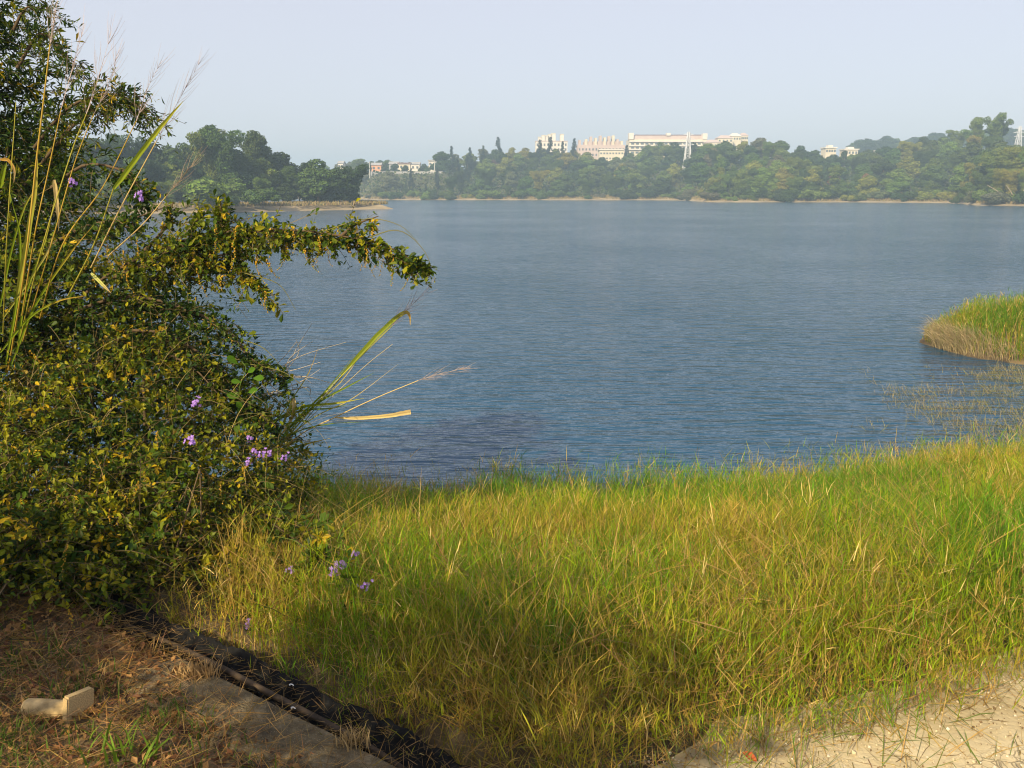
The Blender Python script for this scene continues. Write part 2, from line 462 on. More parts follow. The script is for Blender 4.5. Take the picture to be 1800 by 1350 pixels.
#@@MORE
# ------------------------------------------------------------------ far trees
LEAFQ_V = np.array([[0, -.5, 0], [.5, -.05, .12], [.05, .5, 0], [-.5, .05, .12]]); LEAFQ_F = np.array([[0, 1, 2, 3]])
def frames(d, up):
    """rotation matrices whose y axis is d and z axis is near up"""
    y = unit(d); x = unit(np.cross(y, up)+1e-6); z = np.cross(x, y)
    return np.stack([x, y, z], -1)
def rand_dirs(n):
    return unit(rng.normal(size=(n, 3)))
def crown_proto(kind, seed):
    """unit tree: about 10 m tall; returns trunk mesh and crown mesh"""
    r = np.random.default_rng(seed)
    tr, cr = Soup(), Soup()
    lobes = []
    if kind == 'round':
        H = 10; tr.add(*tube(spline([[0, 0, -1], [.1, 0, 1.5], [-.1, .1, 3.5], [0, 0, 6]], 8), np.linspace(.28, .08, 8)), (1, 1, 1))
        for i in range(17):
            a = r.uniform(0, 6.28); q = r.uniform(0, 1)**.6*3.1; z = r.uniform(.9, 7.6)
            q *= 1-.5*abs(z-3.8)/4.5
            lobes.append((np.array([q*math.cos(a), q*math.sin(a), z]), r.uniform(1.1, 2.0), .75))
        lobes.append((np.array([0, 0, 8.2]), 1.5, .8))
    elif kind == 'tall':
        tr.add(*tube(spline([[0, 0, -1], [.15, 0, 2], [-.2, .1, 5], [0, 0, 9]], 9), np.linspace(.26, .06, 9)))
        for i in range(18):
            a = r.uniform(0, 6.28); z = r.uniform(1.0, 10.5); q = r.uniform(.3, 1.9)*(1-.4*abs(z-6)/5)
            lobes.append((np.array([q*math.cos(a), q*math.sin(a), z]), r.uniform(.8, 1.4), .9))
        lobes.append((np.array([.1, 0, 11]), 1.0, 1))
    elif kind == 'conifer':
        tr.add(*tube([[0, 0, -1], [0, 0, 5], [0, 0, 12]], [.2, .14, .03]))
        for i in range(26):
            z = 1.2+10.6*i/26; q = 1.7*(1-i/27)**.8*r.uniform(.5, 1); a = r.uniform(0, 6.28)
            lobes.append((np.array([q*math.cos(a), q*math.sin(a), z]), .45+.55*(1-i/26), .8))
    elif kind == 'bamboo':
        for i in range(9):
            a = r.uniform(0, 6.28); q = r.uniform(.1, .5)
            top = np.array([3.2*r.uniform(.4, 1)*math.cos(a), 3.2*r.uniform(.4, 1)*math.sin(a), r.uniform(6.5, 9.5)])
            p = spline([[q*math.cos(a), q*math.sin(a), -1], [q*1.3*math.cos(a), q*1.3*math.sin(a), 3.5], top*np.array([.55, .55, .85]), top], 10)
            tr.add(*tube(p, np.linspace(.09, .03, 10), 5))
            for k in range(2, 10):
                lobes.append((p[k]+r.normal(0, .3, 3), r.uniform(.5, 1.05), .8))
    elif kind == 'bush':
        tr.add(*tube([[0, 0, -.5], [.1, 0, 1], [.1, .1, 2]], [.12, .08, .04]))
        for i in range(9):
            a = r.uniform(0, 6.28); q = r.uniform(0, 1)**.5*2.2
            lobes.append((np.array([q*math.cos(a), q*math.sin(a), r.uniform(.7, 2.6)]), r.uniform(.8, 1.4), .75))
    # limbs to the lobes
    if kind in ('round', 'tall'):
        for c, rad, sq in lobes[:9]:
            st = np.array([0, 0, max(1.5, c[2]*.55)])
            tr.add(*tube(spline([st, (st+c)/2+np.array([0, 0, .2]), c], 5), np.linspace(.1, .03, 5), 5))
    size = {'round': .46, 'tall': .42, 'conifer': .36, 'bamboo': .36, 'bush': .36}[kind]
    for c, rad, sq in lobes:
        n = int(230*rad*rad*(.46/size)**2*.9)
        d = unit(r.normal(size=(n, 3))); rr = rad*r.uniform(.55, 1.08, n)**.6
        rr *= 1+.18*np.sin(d[:, 0]*5+c[0]*3)*np.sin(d[:, 2]*6+c[1])
        p = c+d*rr[:, None]*np.array([1, 1, sq])
        nrm = unit(d+r.normal(0, .55, (n, 3))+np.array([0, 0, .25]))
        tang = unit(np.cross(nrm, r.normal(size=(n, 3))))
        if kind in ('bamboo', 'conifer'): tang = unit(tang+np.array([0, 0, -.8]))
        Mx = frames(tang, nrm)*(size*r.uniform(.55, 1.25, n))[:, None, None]
        if kind in ('bamboo', 'conifer'): Mx[:, :, 0] *= .5
        tone = r.uniform(.85, 1.15)
        col = np.clip(tone*r.uniform(.72, 1.28, (n, 1))*np.array([1, 1, 1])+r.normal(0, .05, (n, 3)), .2, 2)
        cr.inst(LEAFQ_V, LEAFQ_F, Mx, p, col)
    tm = tr.mesh('trunk'); cm = cr.mesh('crown')
    cm.materials.append(M['crown'])
    return tm, cm
PROTO = {}
for kd, seeds in (('round', (1, 2, 3, 4)), ('tall', (11, 12, 13)), ('conifer', (21, 22)), ('bamboo', (31, 32)), ('bush', (41, 42))):
    PROTO[kd] = [crown_proto(kd, s_) for s_ in seeds]
TREE_NAME = {'round': 'broadleaf_tree', 'tall': 'tall_tree', 'conifer': 'dark_conifer', 'bamboo': 'bamboo_clump', 'bush': 'shore_shrub'}
TREE_CAT = {'round': 'tree', 'tall': 'tree', 'conifer': 'conifer', 'bamboo': 'bamboo', 'bush': 'shrub'}
HT = {'round': 9.8, 'tall': 11.8, 'conifer': 12.2, 'bamboo': 9.8, 'bush': 3.6}
TR = random.Random(5)
n_tree = 0
def tree(kind, pos, height, col, label, group=None, bark='bark', wide=1.0):
    global n_tree
    tm, cm = PROTO[kind][TR.randrange(len(PROTO[kind]))]
    if not tm.materials: tm.materials.append(M[bark])
    t = thing(TREE_NAME[kind], label, TREE_CAT[kind], pos, group)
    s_ = height/HT[kind]
    t.scale = (s_*wide*TR.uniform(.92, 1.1), s_*wide*TR.uniform(.92, 1.1), s_)
    t.rotation_euler = (0, 0, TR.uniform(0, 6.28))
    link('trunk', tm, t)
    c = link('crown', cm, t); c.color = (*[max(.004, v*TR.uniform(.9, 1.1)) for v in col], 1)
    n_tree += 1
    return t
DARK, MID, LITE, YEL, RUST, BLUE, PALE = (.042, .074, .020), (.078, .124, .026), (.135, .195, .034), (.21, .215, .035), (.17, .10, .055), (.018, .036, .030), (.13, .14, .07)
CNAME = {DARK: 'dark green', MID: 'mid green', LITE: 'light green', YEL: 'yellow-green', RUST: 'rusty brown', BLUE: 'blackish green', PALE: 'pale grey-green'}
KNAME = {'round': 'round-crowned tree', 'tall': 'tall narrow tree', 'conifer': 'pointed conifer', 'bamboo': 'bamboo clump', 'bush': 'low shrub'}

# --- woods beyond the lake, in rows up the slope
def zone(px):
    for lim, nm in ((790, 'below the far houses'), (1000, 'below the white tower block'), (1110, 'below the pink terraced block'), (1225, 'below the long building'), (1345, 'right of near pylon'), (1500, 'left of the white roofs'), (1690, 'on the right-hand hillside'), (3000, 'on the right-edge point')):
        if px < lim: return nm
rows = [(9, 'at the water'), (19, 'above the shore'), (31, 'mid-slope'), (45, 'high on the slope'), (60, 'near the ridge'), (74, 'on the ridge')]
gaps_low = [(640, 790)]
for ri, (k, rname) in enumerate(rows):
    px = 560 + TR.uniform(0, 20)
    while px < 1860:
        d = float(shd(px))+k+TR.uniform(-3, 3)
        d = float(shd(px))+k+TR.uniform(-3, 3)
        step = (8.2+TR.uniform(-1.6, 2.2))*1500/d*1.02*(.72 if ri >= 4 else 1)
        if px > 1690: step *= .9
        x = px; px += step
        if k > 20 and 640 < x < 775: continue           # the houses stand here
        h = TR.uniform(6.8, 8.6) if ri < 4 else TR.uniform(7.2, 8.4)
        if ri == 0: h = TR.uniform(4.0, 7.5)
        if x < 660: h *= .8
        # colour by stand
        c = TR.choices([DARK, MID, LITE, YEL, PALE], [.26, .34, .26, .07, .07])[0]
        kd = TR.choices(['round', 'tall', 'bamboo'], [.72, .08, .20] if ri < 4 else [.85, 0, .15])[0]
        if x > 1224 and k < 40:
            c = TR.choices([DARK, MID, LITE, YEL, RUST], [.18, .32, .25, .2, .05])[0]
        if x > 1690: c = TR.choices([MID, LITE, YEL], [.4, .35, .25])[0]; kd = TR.choices(['round', 'bamboo'], [.4, .6])[0]
        if 780 < x < 850 and 20 < k < 65: c, kd = BLUE, 'conifer'; h *= 1.15
        if 700 < x < 770 and k < 40: c, kd = TR.choice([BLUE, DARK]), 'conifer'
        if x < 700 and k < 40: c = TR.choice([MID, PALE])
        if kd == 'conifer': h *= 1.15
        name = f'{CNAME[c]} {KNAME[kd]} {rname} {zone(x)}'
        tree(kd, far_pos(x, d, -.3), h, c, name, 'woods: '+name, wide=1.0 if kd == 'conifer' else TR.uniform(1.1, 1.45))
print('far trees', n_tree)
# --- the wooded bulge of the nearer shore and the point at the right edge
for ri, (k, fr) in enumerate(((8, .55), (17, .8), (27, 1.0))):
    px = 1232+ri*9
    while px < 1440:
        d = float(shd(px))+k; top = zt(float(np.interp(px, [1225, 1260, 1300, 1345, 1400, 1440], [330, 302, 284, 274, 279, 296])), d)
        b0 = far_pos(px, d, -.3); c = TR.choices([DARK, MID, LITE, YEL], [.08, .32, .36, .24])[0]; kd = TR.choices(['round', 'bamboo'], [.6, .4])[0]
        name = f'{CNAME[c]} {KNAME[kd]} {("at the water", "midway up", "on top")[ri]} in the thicket right of the pylon'
        tree(kd, b0, max(3.2, (top-b0[2])*fr*TR.uniform(.92, 1.05)), c, name, 'thicket: '+name, wide=TR.uniform(.9, 1.2))
        px += 30+TR.uniform(-6, 8)
for ri, (k, fr) in enumerate(((9, .6), (18, 1.0))):
    px = 1696+ri*11
    while px < 1830:
        d = float(shd(px))+k; top = zt(float(np.interp(px, [1690, 1720, 1760, 1800, 1830], [300, 270, 256, 252, 252])), d)
        b0 = far_pos(px, d, -.3); c = TR.choices([MID, LITE, YEL], [.35, .3, .35])[0]
        name = f'{CNAME[c]} bamboo clump {("at the water", "behind the front row")[ri]} on the right-edge point'
        tree('bamboo', b0, max(3.5, (top-b0[2])*fr*TR.uniform(.92, 1.05)), c, name, 'point: '+name, wide=TR.uniform(.95, 1.2))
        px += 27+TR.uniform(-5, 6)
for px in range(630, 800, 13):                   # trees behind and between the far houses
    tp = float(np.interp(px, [630, 655, 700, 745, 780, 800], [284, 279, 281, 285, 282, 274]))+TR.uniform(-2, 5)
    c = TR.choice([DARK, MID, PALE]); z0 = zt(303., 345.)
    name = f'{CNAME[c]} round-crowned tree behind the far houses'
    tree('round', (az_of(px)*362/1.0215, 362+TR.uniform(-4, 6), z0), max(3, zt(tp, 362.)-z0), c, name, 'village: '+name, wide=1.35)
for px in (645, 679, 697, 714, 742, 752, 772):
    c = TR.choice([DARK, MID]); name = f'{CNAME[c]} low tree standing between the far houses'
    tree('round', (az_of(px)*338/1.0215, 338, zt(305., 338.)-.3), TR.uniform(2.6, 4.4), c, name, 'village: '+name, wide=1.3)
for q in range(52):                            # shrubs leaning over the far water line
    px = 650+q*22.6+TR.uniform(-9, 9); d = float(shd(px))+TR.uniform(2.5, 6.5)
    c = TR.choices([DARK, MID, LITE, YEL, PALE], [.2, .35, .25, .12, .08])[0]
    name = f'{CNAME[c]} low shrub leaning over the water line {zone(px)}'
    tree('bush', far_pos(px, d, -.2), TR.uniform(1.4, 3.6), c, name, 'shore shrubs: '+name, wide=TR.uniform(1.0, 1.7))
# --- single trees that stand out
for px, k, h, kd, c, lab in [
    (948, 72, 11.5, 'conifer', BLUE, 'leftmost dark conifer in front of the stepped white tower block'),
    (966, 70, 13.0, 'conifer', BLUE, 'tallest dark conifer in front of the stepped white tower block'),
    (988, 72, 11.0, 'conifer', BLUE, 'rightmost dark conifer in front of the stepped white tower block'),
    (1008, 74, 12.5, 'conifer', BLUE, 'dark conifer between the white tower block and the pink terraced block'),
    (1099, 78, 12.0, 'conifer', BLUE, 'dark conifer against the left end of the long flat-roofed building'),
    (876, 74, 12.5, 'conifer', BLUE, 'dark pointed conifer alone on the ridge left of the white tower block'),
    (850, 72, 10, 'conifer', DARK, 'small pointed conifer on the ridge above the shore bend'),
    (868, 50, 7.0, 'round', (.10, .06, .05), 'reddish purple tree on the slope left of the white tower block'),
    (1110, 11, 4.6, 'round', (.13, .20, .03), 'bright lime green tree at the water below the long building'),
    (1464, 28, 6.0, 'round', (.20, .10, .075), 'pinkish rust coloured tree in the hollow below the white roofs'),
    (1518, 12, 6.5, 'tall', (.22, .13, .05), 'orange-brown tree at the water on the right-hand shore'),
    (1250, 64, 7.5, 'round', (.16, .13, .06), 'tan tree beside the near pylon'),
    (1478, 70, 9.0, 'tall', DARK, 'lone spindly tree between the two white roofs'),
    (1735, 70, 12.0, 'bamboo', LITE, 'tallest pale green bamboo clump on the right-hand skyline'),
    (1708, 72, 11.0, 'bamboo', LITE, 'pale green bamboo clump left of the tallest on the right-hand skyline')]:
    tree(kd, far_pos(px, float(shd(px))+k, -.3), h, c, lab)
# --- a farther ridge at the right, bluish with distance
def far_ridge():
    pxs = np.linspace(1380, 2250, 60); top = np.interp(pxs, [1380, 1440, 1500, 1560, 1640, 1760, 1800, 2250], [290, 272, 258, 248, 244, 238, 236, 230])
    P = []
    for q, d in enumerate((430, 520, 640)):
        z = zt(top, 520.)-8 if q == 1 else (zt(top, 520.)-8)*.55
        P.append(np.stack([az_of(pxs)*d/1.0215, np.full_like(pxs, d), z], -1))
    n = 60; i = np.arange(2)[:, None]*n; j = np.arange(n-1)[None]
    s = Soup(); s.add(np.array(P).reshape(-1, 3), np.stack([i+j, i+j+1, i+n+j+1, i+n+j], -1).reshape(-1, 4))
    tag(s.build('distant_hill', M['hill'], smooth=True), 'distant wooded hill behind the right shore', kind='structure')
    for q in range(30):
        px = 1490+q*11.5+TR.uniform(-4, 4)
        tp = float(np.interp(px, pxs, top)); d = 500+TR.uniform(-25, 20)
        c = TR.choice([DARK, MID])
        nm = f'{CNAME[c]} round-crowned tree on the hazy distant hill'
        tree('round', (az_of(px)*d/1.0215, d, zt(tp, 520.)-9.0), TR.uniform(9, 12), c, nm, 'woods: '+nm, wide=1.5)
far_ridge()

# --- trees on the left spit
def spit_pos(px, d): return (az_of(px)*d/1.0215, d, WATER+.9)
TOPS = [[60, 235], [150, 232], [230, 238], [290, 252], [330, 250], [365, 240], [400, 233], [440, 240], [480, 262], [510, 270], [545, 285], [580, 292], [620, 300], [650, 318]]
TX, TY = np.array(TOPS, float).T
for ri, (dd, frac, nm) in enumerate(((0, .42, 'front row on left spit'), (5, .74, 'middle row on left spit'), (11, 1.0, 'back row on left spit'))):
    px = 60+TR.uniform(0, 20)+ri*13
    while px < (640 if ri < 2 else 605):
        d = float(np.interp(px, [60, 250, 450, 620], [112, 127, 140, 153]))+dd+TR.uniform(-1, 1.5)
        top = zt(float(np.interp(px, TX, TY)), d)
        h = (top-(WATER+.9))*frac*TR.uniform(.9, 1.06)
        c = TR.choices([DARK, MID, LITE], [.55, .35, .1])[0]
        kd = TR.choices(['round', 'bamboo'], [.6, .4])[0]
        if ri == 0 and TR.random() < .25: c = LITE
        side = 'behind the reeds' if px < 300 else ('under the highest crown' if px < 500 else 'towards the tip')
        name = f'{CNAME[c]} {KNAME[kd]} {nm}, {side}'
        tree(kd, spit_pos(px, d), max(2.5, h), c, name, 'trees: '+name, wide=TR.uniform(.85, 1.1) if ri else TR.uniform(1.1, 1.5))
        px += 34+TR.uniform(-8, 8) if ri else 40+TR.uniform(-10, 10)
for px, d, h, kd, c, lab, w in [
    (622, 150, 6.6, 'bamboo', DARK, 'dark drooping bamboo clump at the very tip of the left spit', 1.15),
    (596, 149, 6.2, 'round', DARK, 'dense dark tree next to the tip of the left spit', 1.3),
    (560, 147, 7.6, 'round', MID, 'rounded mid green tree second from the tip of the left spit', 1.2),
    (405, 140, 12.0, 'bamboo', MID, 'highest feathery bamboo crown on the left spit', 1.2),
    (378, 139, 11.6, 'bamboo', LITE, 'pale feathery bamboo just left of the highest crown on the spit', 1.0),
    (372, 125, 4.2, 'bush', LITE, 'bright green round shrub at the foot of the spit wood', 1.4),
    (462, 132, 2.6, 'bush', MID, 'small rounded shrub at the foot of the spit wood', 1.2)]:
    tree(kd, spit_pos(px, d), h, c, lab, wide=w)
print('trees', n_tree)

def number_labels():
    by = {}
    for o in bpy.data.objects:
        if o.type == 'EMPTY' and o.name.split('.')[0] in TREE_NAME.values(): by.setdefault(o['label'], []).append(o)
    for lab in list(by):
        if len(lab.split()) > 13 and len(by[lab]) > 1:
            new = lab.replace('round-crowned tree', 'tree').replace('tall narrow tree', 'tall tree').replace('leaning over the water line', 'on the water line')
            os_ = by.pop(lab); by.setdefault(new, []).extend(os_)
    words = ('leftmost', 'second from left', 'third from left', 'fourth from left', 'fifth from left', 'sixth from left')
    for lab, os_ in by.items():
        for o in os_: o['label'] = lab
        if 1 < len(os_) <= 6:
            os_.sort(key=lambda o: o.location.x/o.location.y)
            for i, o in enumerate(os_): o['label'] = f'{lab}, {words[i] if i < len(os_)-1 else "rightmost"}'
number_labels()
# bare pale trunks and roots at the right-hand point
for q, (px, lean) in enumerate(((1772, -5), (1782, -2.2), (1790, 1.0), (1797, 3.0))):
    d = float(shd(px))+7; b = far_pos(px, d, -.2)
    p = spline([b, b+np.array([lean*.4, -.3, 1.8]), b+np.array([lean, 0, 3.6])], 8)
    s = Soup(); s.add(*tube(p-b, np.linspace(.16, .06, 8), 5))
    o = s.build('bare_trunk', M['pale_bark']); o.location = b
    tag(o, ['bare pale trunk leaning left most on the right-hand point', 'bare pale trunk second from the left on the right-hand point', 'upright bare pale trunk on the right-hand point', 'bare pale trunk leaning right at the picture edge'][q], 'tree trunk', 'bare trunks on the right point')
# ------------------------------------------------------------------ far buildings
M['white_wall'] = plain('white_wall', (.66, .62, .57), .85, .4, .08)
M['cream_wall'] = plain('cream_wall', (.62, .56, .44), .85, .4, .08)
M['pink_wall'] = plain('pink_wall', (.52, .42, .39), .85, .4, .1)
M['orange_wall'] = plain('orange_wall', (.62, .33, .2), .85, .4, .1)
M['dark_roof'] = plain('dark_roof', (.20, .14, .15), .8, .5, .15)
M['grey_roof'] = plain('grey_roof', (.35, .35, .36), .8, .5, .15)
M['glass'] = plain('window_glass', (.10, .12, .15), .25, spec=.5)
M['steel'] = plain('galvanised_steel', (.62, .63, .66), .5, 3, .1)
M['wood_pole'] = plain('concrete_pole', (.5, .48, .45), .8, 3, .1)

def part(name, m, parent, *boxes, loc=None):
    s = Soup()
    for b in boxes: s.add(*box(*b))
    return s.build(name, m, parent)
def metre(px_w, d): return px_w*d/1500/1.0215
def building(name, label, px0, px1, row_base, d, rot=0):
    x0, x1 = az_of(px0)*d/1.0215, az_of(px1)*d/1.0215
    return thing(name, label, 'building', ((x0+x1)/2, d, zt(row_base, d))), x1-x0
DB = 420.0
def windows(parent, x0, x1, y, zs, n, w, h, m='glass'):
    """one small recessed-looking pane object for each window, proud of the wall by a few centimetres"""
    me = None
    for z in zs:
        for i in range(n):
            x = x0+(i+.5)*(x1-x0)/n
            if me is None:
                s = Soup(); s.add(*box(-w/2, w/2, -.06, .05, -h/2, h/2)); me = s.mesh('window'); me.materials.append(M[m])
            o = link('window', me, parent); o.location = (x, y, z)
# stepped white tower block
b, w = building('tower_block', 'stepped white tower block with uneven roof blocks on the far ridge', 941, 996, 262, DB)
part('wall', M['white_wall'], b, (-w/2, w/2, 0, 9, -6, 3.4))
part('parapet', M['pink_wall'], b, (-w/2-.15, w/2+.15, -.15, 9.15, 3.4, 3.8))
tops = [(-.36, .12, 5.4), (-.25, .12, 6.2), (-.15, .12, 6.0), (-.05, .12, 6.6), (.06, .13, 7.0), (.33, .11, 6.7)]
for cx, hw, z in tops:
    t_ = part('roof_block', M['white_wall'], b, ((cx-hw/2)*w, (cx+hw/2)*w, .5, 6, 3.8, z))
    part('cap', M['cream_wall'], t_, ((cx-hw/2)*w-.1, (cx+hw/2)*w+.1, .4, 6.1, z, z+.25))
windows(b, -w/2, w/2, 0, (-2.6, -.2, 2.0), 9, .8, 1.1)
# pink terraced block
b, w = building('terraced_block', 'pink terraced apartment block with a sawtooth row of roof fins', 1014, 1096, 266, DB)
part('wall', M['pink_wall'], b, (-w/2, w/2, 0, 10, -5, 3.0), (-w*.36, w*.40, 1, 10, 3.0, 4.6))
for i, (cx, z) in enumerate(((-.46, 5.2), (-.32, 5.6), (-.22, 6.8), (-.12, 6.2), (-.02, 7.2), (.07, 6.4), (.16, 7.0), (.25, 7.3), (.34, 5.6), (.43, 4.8))):
    part('roof_fin', M['cream_wall'] if i % 2 else M['pink_wall'], b, (cx*w-.55, cx*w+.55, .3, 5, 3.0, z))
windows(b, -w/2, w/2, 0, (-1.6, .9), 14, .7, 1.0)
# low cream block before it
b, w = building('low_block', 'low cream block with a flat roof below the pink terraced block', 1052, 1094, 276, DB-22)
part('wall', M['cream_wall'], b, (-w/2, w/2, 0, 8, -4, 3.0))
part('roof', M['white_wall'], b, (-w/2-.4, w/2+.4, -.4, 8.4, 3.0, 3.5))
windows(b, -w/2, w/2, 0, (1.6, -.6), 8, .7, .7)
# long building
b, w = building('long_building', 'long flat-roofed building with dark roof edge on the far ridge', 1103, 1238, 266, DB+12)
part('wall', M['cream_wall'], b, (-w/2, w/2, 0, 12, -5, 5.6))
part('roof', M['dark_roof'], b, (-w/2+3, w/2-3, .8, 11, 7.4, 7.9))
part('top_storey', M['pink_wall'], b, (-w/2+2.2, w/2-2.2, .6, 11.4, 5.6, 7.4))
for z in (.6, 2.4, 4.4):
    part('balcony_band', M['white_wall'], b, (-w/2-.2, w/2+.2, -.8, -.02, z, z+.55))
for z in (-.6, 1.7, 3.6):
    windows(b, -w/2+.5, w/2-.5, 0, (z,), 16, 1.5, .9)
part('stair_tower', M['white_wall'], b, (-w/2-.3, -w/2+2.0, -.5, 4, 5.61, 8.6))
part('stair_tower', M['white_wall'], b, (w/2-2.4, w/2-.2, -.5, 4, 5.61, 8.4))
part('roof_hut', M['white_wall'], b, (-1, 1, 0, 3, 7.41, 8.6))
# stepped houses right of it
for q, (a0, a1, top, lab) in enumerate(((1236, 1262, 246, 'small cream house just right of the long building'), (1256, 1282, 238, 'pitched cream house second right of the long building'), (1278, 1296, 234, 'taller cream house third right of the long building'), (1296, 1308, 233, 'rightmost narrow cream house on the far ridge'))):
    b, w = building('ridge_house', lab, a0, a1, 262, DB+5*q)
    z = zt(top, DB)-zt(262, DB)
    part('wall', M['cream_wall'], b, (-w/2, w/2, 0, 6, -4, z-1.2))
    s = Soup(); s.add([[-w/2-.3, -.3, z-1.2], [w/2+.3, -.3, z-1.2], [w/2+.3, 6.3, z-1.2], [-w/2-.3, 6.3, z-1.2], [-w*.25, 3, z+.3], [w*.25, 3, z+.3]], [[0, 1, 5, 4], [2, 3, 4, 5]])
    s.add(np.array([[-w/2-.3, -.3, z-1.2], [-w*.25, 3, z+.3], [-w/2-.3, 6.3, z-1.2], [w/2+.3, -.3, z-1.2], [w/2+.3, 6.3, z-1.2], [w*.25, 3, z+.3]]), [[0, 1, 2], [3, 4, 5]])
    s.build('roof', M['pink_wall'] if q != 2 else M['white_wall'], b)
    windows(b, -w/2, w/2, 0, (z-2.4,), 4, .7, .9)
# village houses left of centre
HD = 345.0
for a0, a1, r0, r1, m, rm, lab, pitched in (
    (655, 672, 297, 286, 'orange_wall', 'grey_roof', 'orange house leftmost of the far houses', True),
    (686, 702, 296, 284, 'grey_roof', 'grey_roof', 'grey house half hidden by trees between the far houses', True),
    (702, 723, 299, 284, 'cream_wall', 'dark_roof', 'cream house with a flat dark roof among the far houses', False),
    (724, 739, 300, 285, 'white_wall', 'grey_roof', 'bright white gabled house among the far houses', True),
    (755, 767, 294, 279, 'white_wall', 'grey_roof', 'narrow white house rightmost of the far houses', False),
    (597, 606, 292, 283, 'white_wall', 'grey_roof', 'tiny white house showing between trees above the spit tip', True)):
    b, w = building('village_house', lab, a0, a1, r0, HD)
    z = zt(r1, HD)-zt(r0, HD)
    part('wall', M[m], b, (-w/2, w/2, 0, 5, -4, z-.9))
    if pitched:
        s = Soup(); s.add([[-w/2-.25, -.3, z-.9], [w/2+.25, -.3, z-.9], [w/2+.25, 2.5, z+.1], [-w/2-.25, 2.5, z+.1], [-w/2-.25, 5.3, z-.9], [w/2+.25, 5.3, z-.9]], [[0, 1, 2, 3], [3, 2, 5, 4]])
        s.add([[-w/2, 0, z-.9], [-w/2, 2.5, z+.02], [-w/2, 5, z-.9], [w/2, 0, z-.9], [w/2, 5, z-.9], [w/2, 2.5, z+.02]], [[0, 1, 2], [3, 4, 5]])
        s.build('roof', M[rm], b)
    else:
        part('roof', M[rm], b, (-w/2-.3, w/2+.3, -.3, 5.3, z-.9, z-.4))
    windows(b, -w/2, w/2, 0, (z-2.0,), 2, .8, .9)
# white retaining wall below the houses
a, c_ = at(652, 303, 335), at(778, 301, 335)
s = Soup(); s.add(*box(a[0], c_[0], 334.6, 335, a[2]-1.2, a[2]+.35))
tag(s.build('retaining_wall', M['grey_roof']), 'low grey wall running below the row of far houses', 'wall')
# white roofs at the right
for a0, a1, r0, r1, lab in ((1444, 1462, 272, 257, 'white house left of the lone spindly tree on the right hillside'), (1477, 1500, 272, 260, 'white house right of the lone spindly tree on the right hillside'), (1538, 1556, 270, 262, 'small white house half hidden on the right hillside')):
    b, w = building('hillside_house', lab, a0, a1, r0, 390.)
    z = zt(r1, 390.)-zt(r0, 390.)
    part('wall', M['cream_wall'], b, (-w/2, w/2, 0, 6, -3, z-.8))
    part('roof', M['white_wall'], b, (-w/2-.4, w/2+.4, -.4, 6.4, z-.8, z-.35), (-w*.2, w*.25, 1, 4, z-.35, z+.5))
    windows(b, -w/2, w/2, 0, (z-2.0,), 4, .8, 1.0)

# pylons and poles
def pylon(label, px, r_base, r_top, d):
    z0, z1 = zt(r_base, d), zt(r_top, d); H = z1-z0+6
    t = thing('power_pylon', label, 'pylon', (az_of(px)*d/1.0215, d, z0-6))
    w0, w1 = H*.10, H*.018
    def corner(i, f): q = w0+(w1-w0)*min(1, f/.8); return np.array([(-1, 1, 1, -1)[i]*q, (-1, -1, 1, 1)[i]*q, f*H])
    for i in range(4):
        s = Soup(); s.add(*bar(corner(i, 0), corner(i, 1), .17)); s.build('leg', M['steel'], t)
    s = Soup(); fs = np.linspace(.05, 1, 9)
    for a_, b_ in zip(fs[:-1], fs[1:]):
        for i in range(4):
            s.add(*bar(corner(i, a_), corner((i+1) % 4, b_), .045)); s.add(*bar(corner((i+1) % 4, a_), corner(i, b_), .045)); s.add(*bar(corner(i, b_), corner((i+1) % 4, b_), .06))
    s.build('bracing', M['steel'], t)
    for f, L in ((.72, .14), (.83, .17), (.94, .11)):
        s = Soup(); s.add(*bar((-L*H, 0, f*H), (L*H, 0, f*H), .09)); s.add(*bar((-L*H, 0, f*H), (0, 0, (f+.045)*H), .06)); s.add(*bar((L*H, 0, f*H), (0, 0, (f+.045)*H), .06))
        s.build('cross_arm', M['steel'], t)
pylon('pale steel lattice pylon in front of the long building', 1205, 282, 232, 322.)
pylon('pale steel lattice pylon at the right edge of the skyline', 1776, 262, 222, 400.)
for px, rb, rt, lab in ((650, 304, 284, 'pale utility pole left of the orange house'), (764, 302, 282, 'pale utility pole beside the narrow white house')):
    p0, p1 = at(px, rb, 333), at(px, rt, 333)
    t = thing('utility_pole', lab, 'pole', p0)
    s = Soup(); s.add(*tube([(0, 0, -2), (0, 0, p1[2]-p0[2])], [.2, .13], 8)); s.build('pole', M['wood_pole'], t)
    part('cross_arm', M['wood_pole'], t, (-.8, .8, -.06, .06, p1[2]-p0[2]-.6, p1[2]-p0[2]-.45))

# ------------------------------------------------------------------ haze
s = Soup(); s.add(*box(-1300, 1300, -80, 1400, -6, 48))
hz = s.mesh('haze')
hm = bpy.data.materials.new('haze_air'); hm.use_nodes = True
hn = hm.node_tree; hn.nodes.clear()
ho = hn.nodes.new('ShaderNodeOutputMaterial'); pv = hn.nodes.new('ShaderNodeVolumePrincipled')
pv.inputs['Color'].default_value = (.56, .78, 1.0, 1)
pv.inputs['Density'].default_value = 0.0012
pv.inputs['Anisotropy'].default_value = 0.0
hn.links.new(pv.outputs[0], ho.inputs['Volume'])
hz.materials.append(hm)
tag(link('haze', hz), 'pale blue air over the lake', kind='stuff')
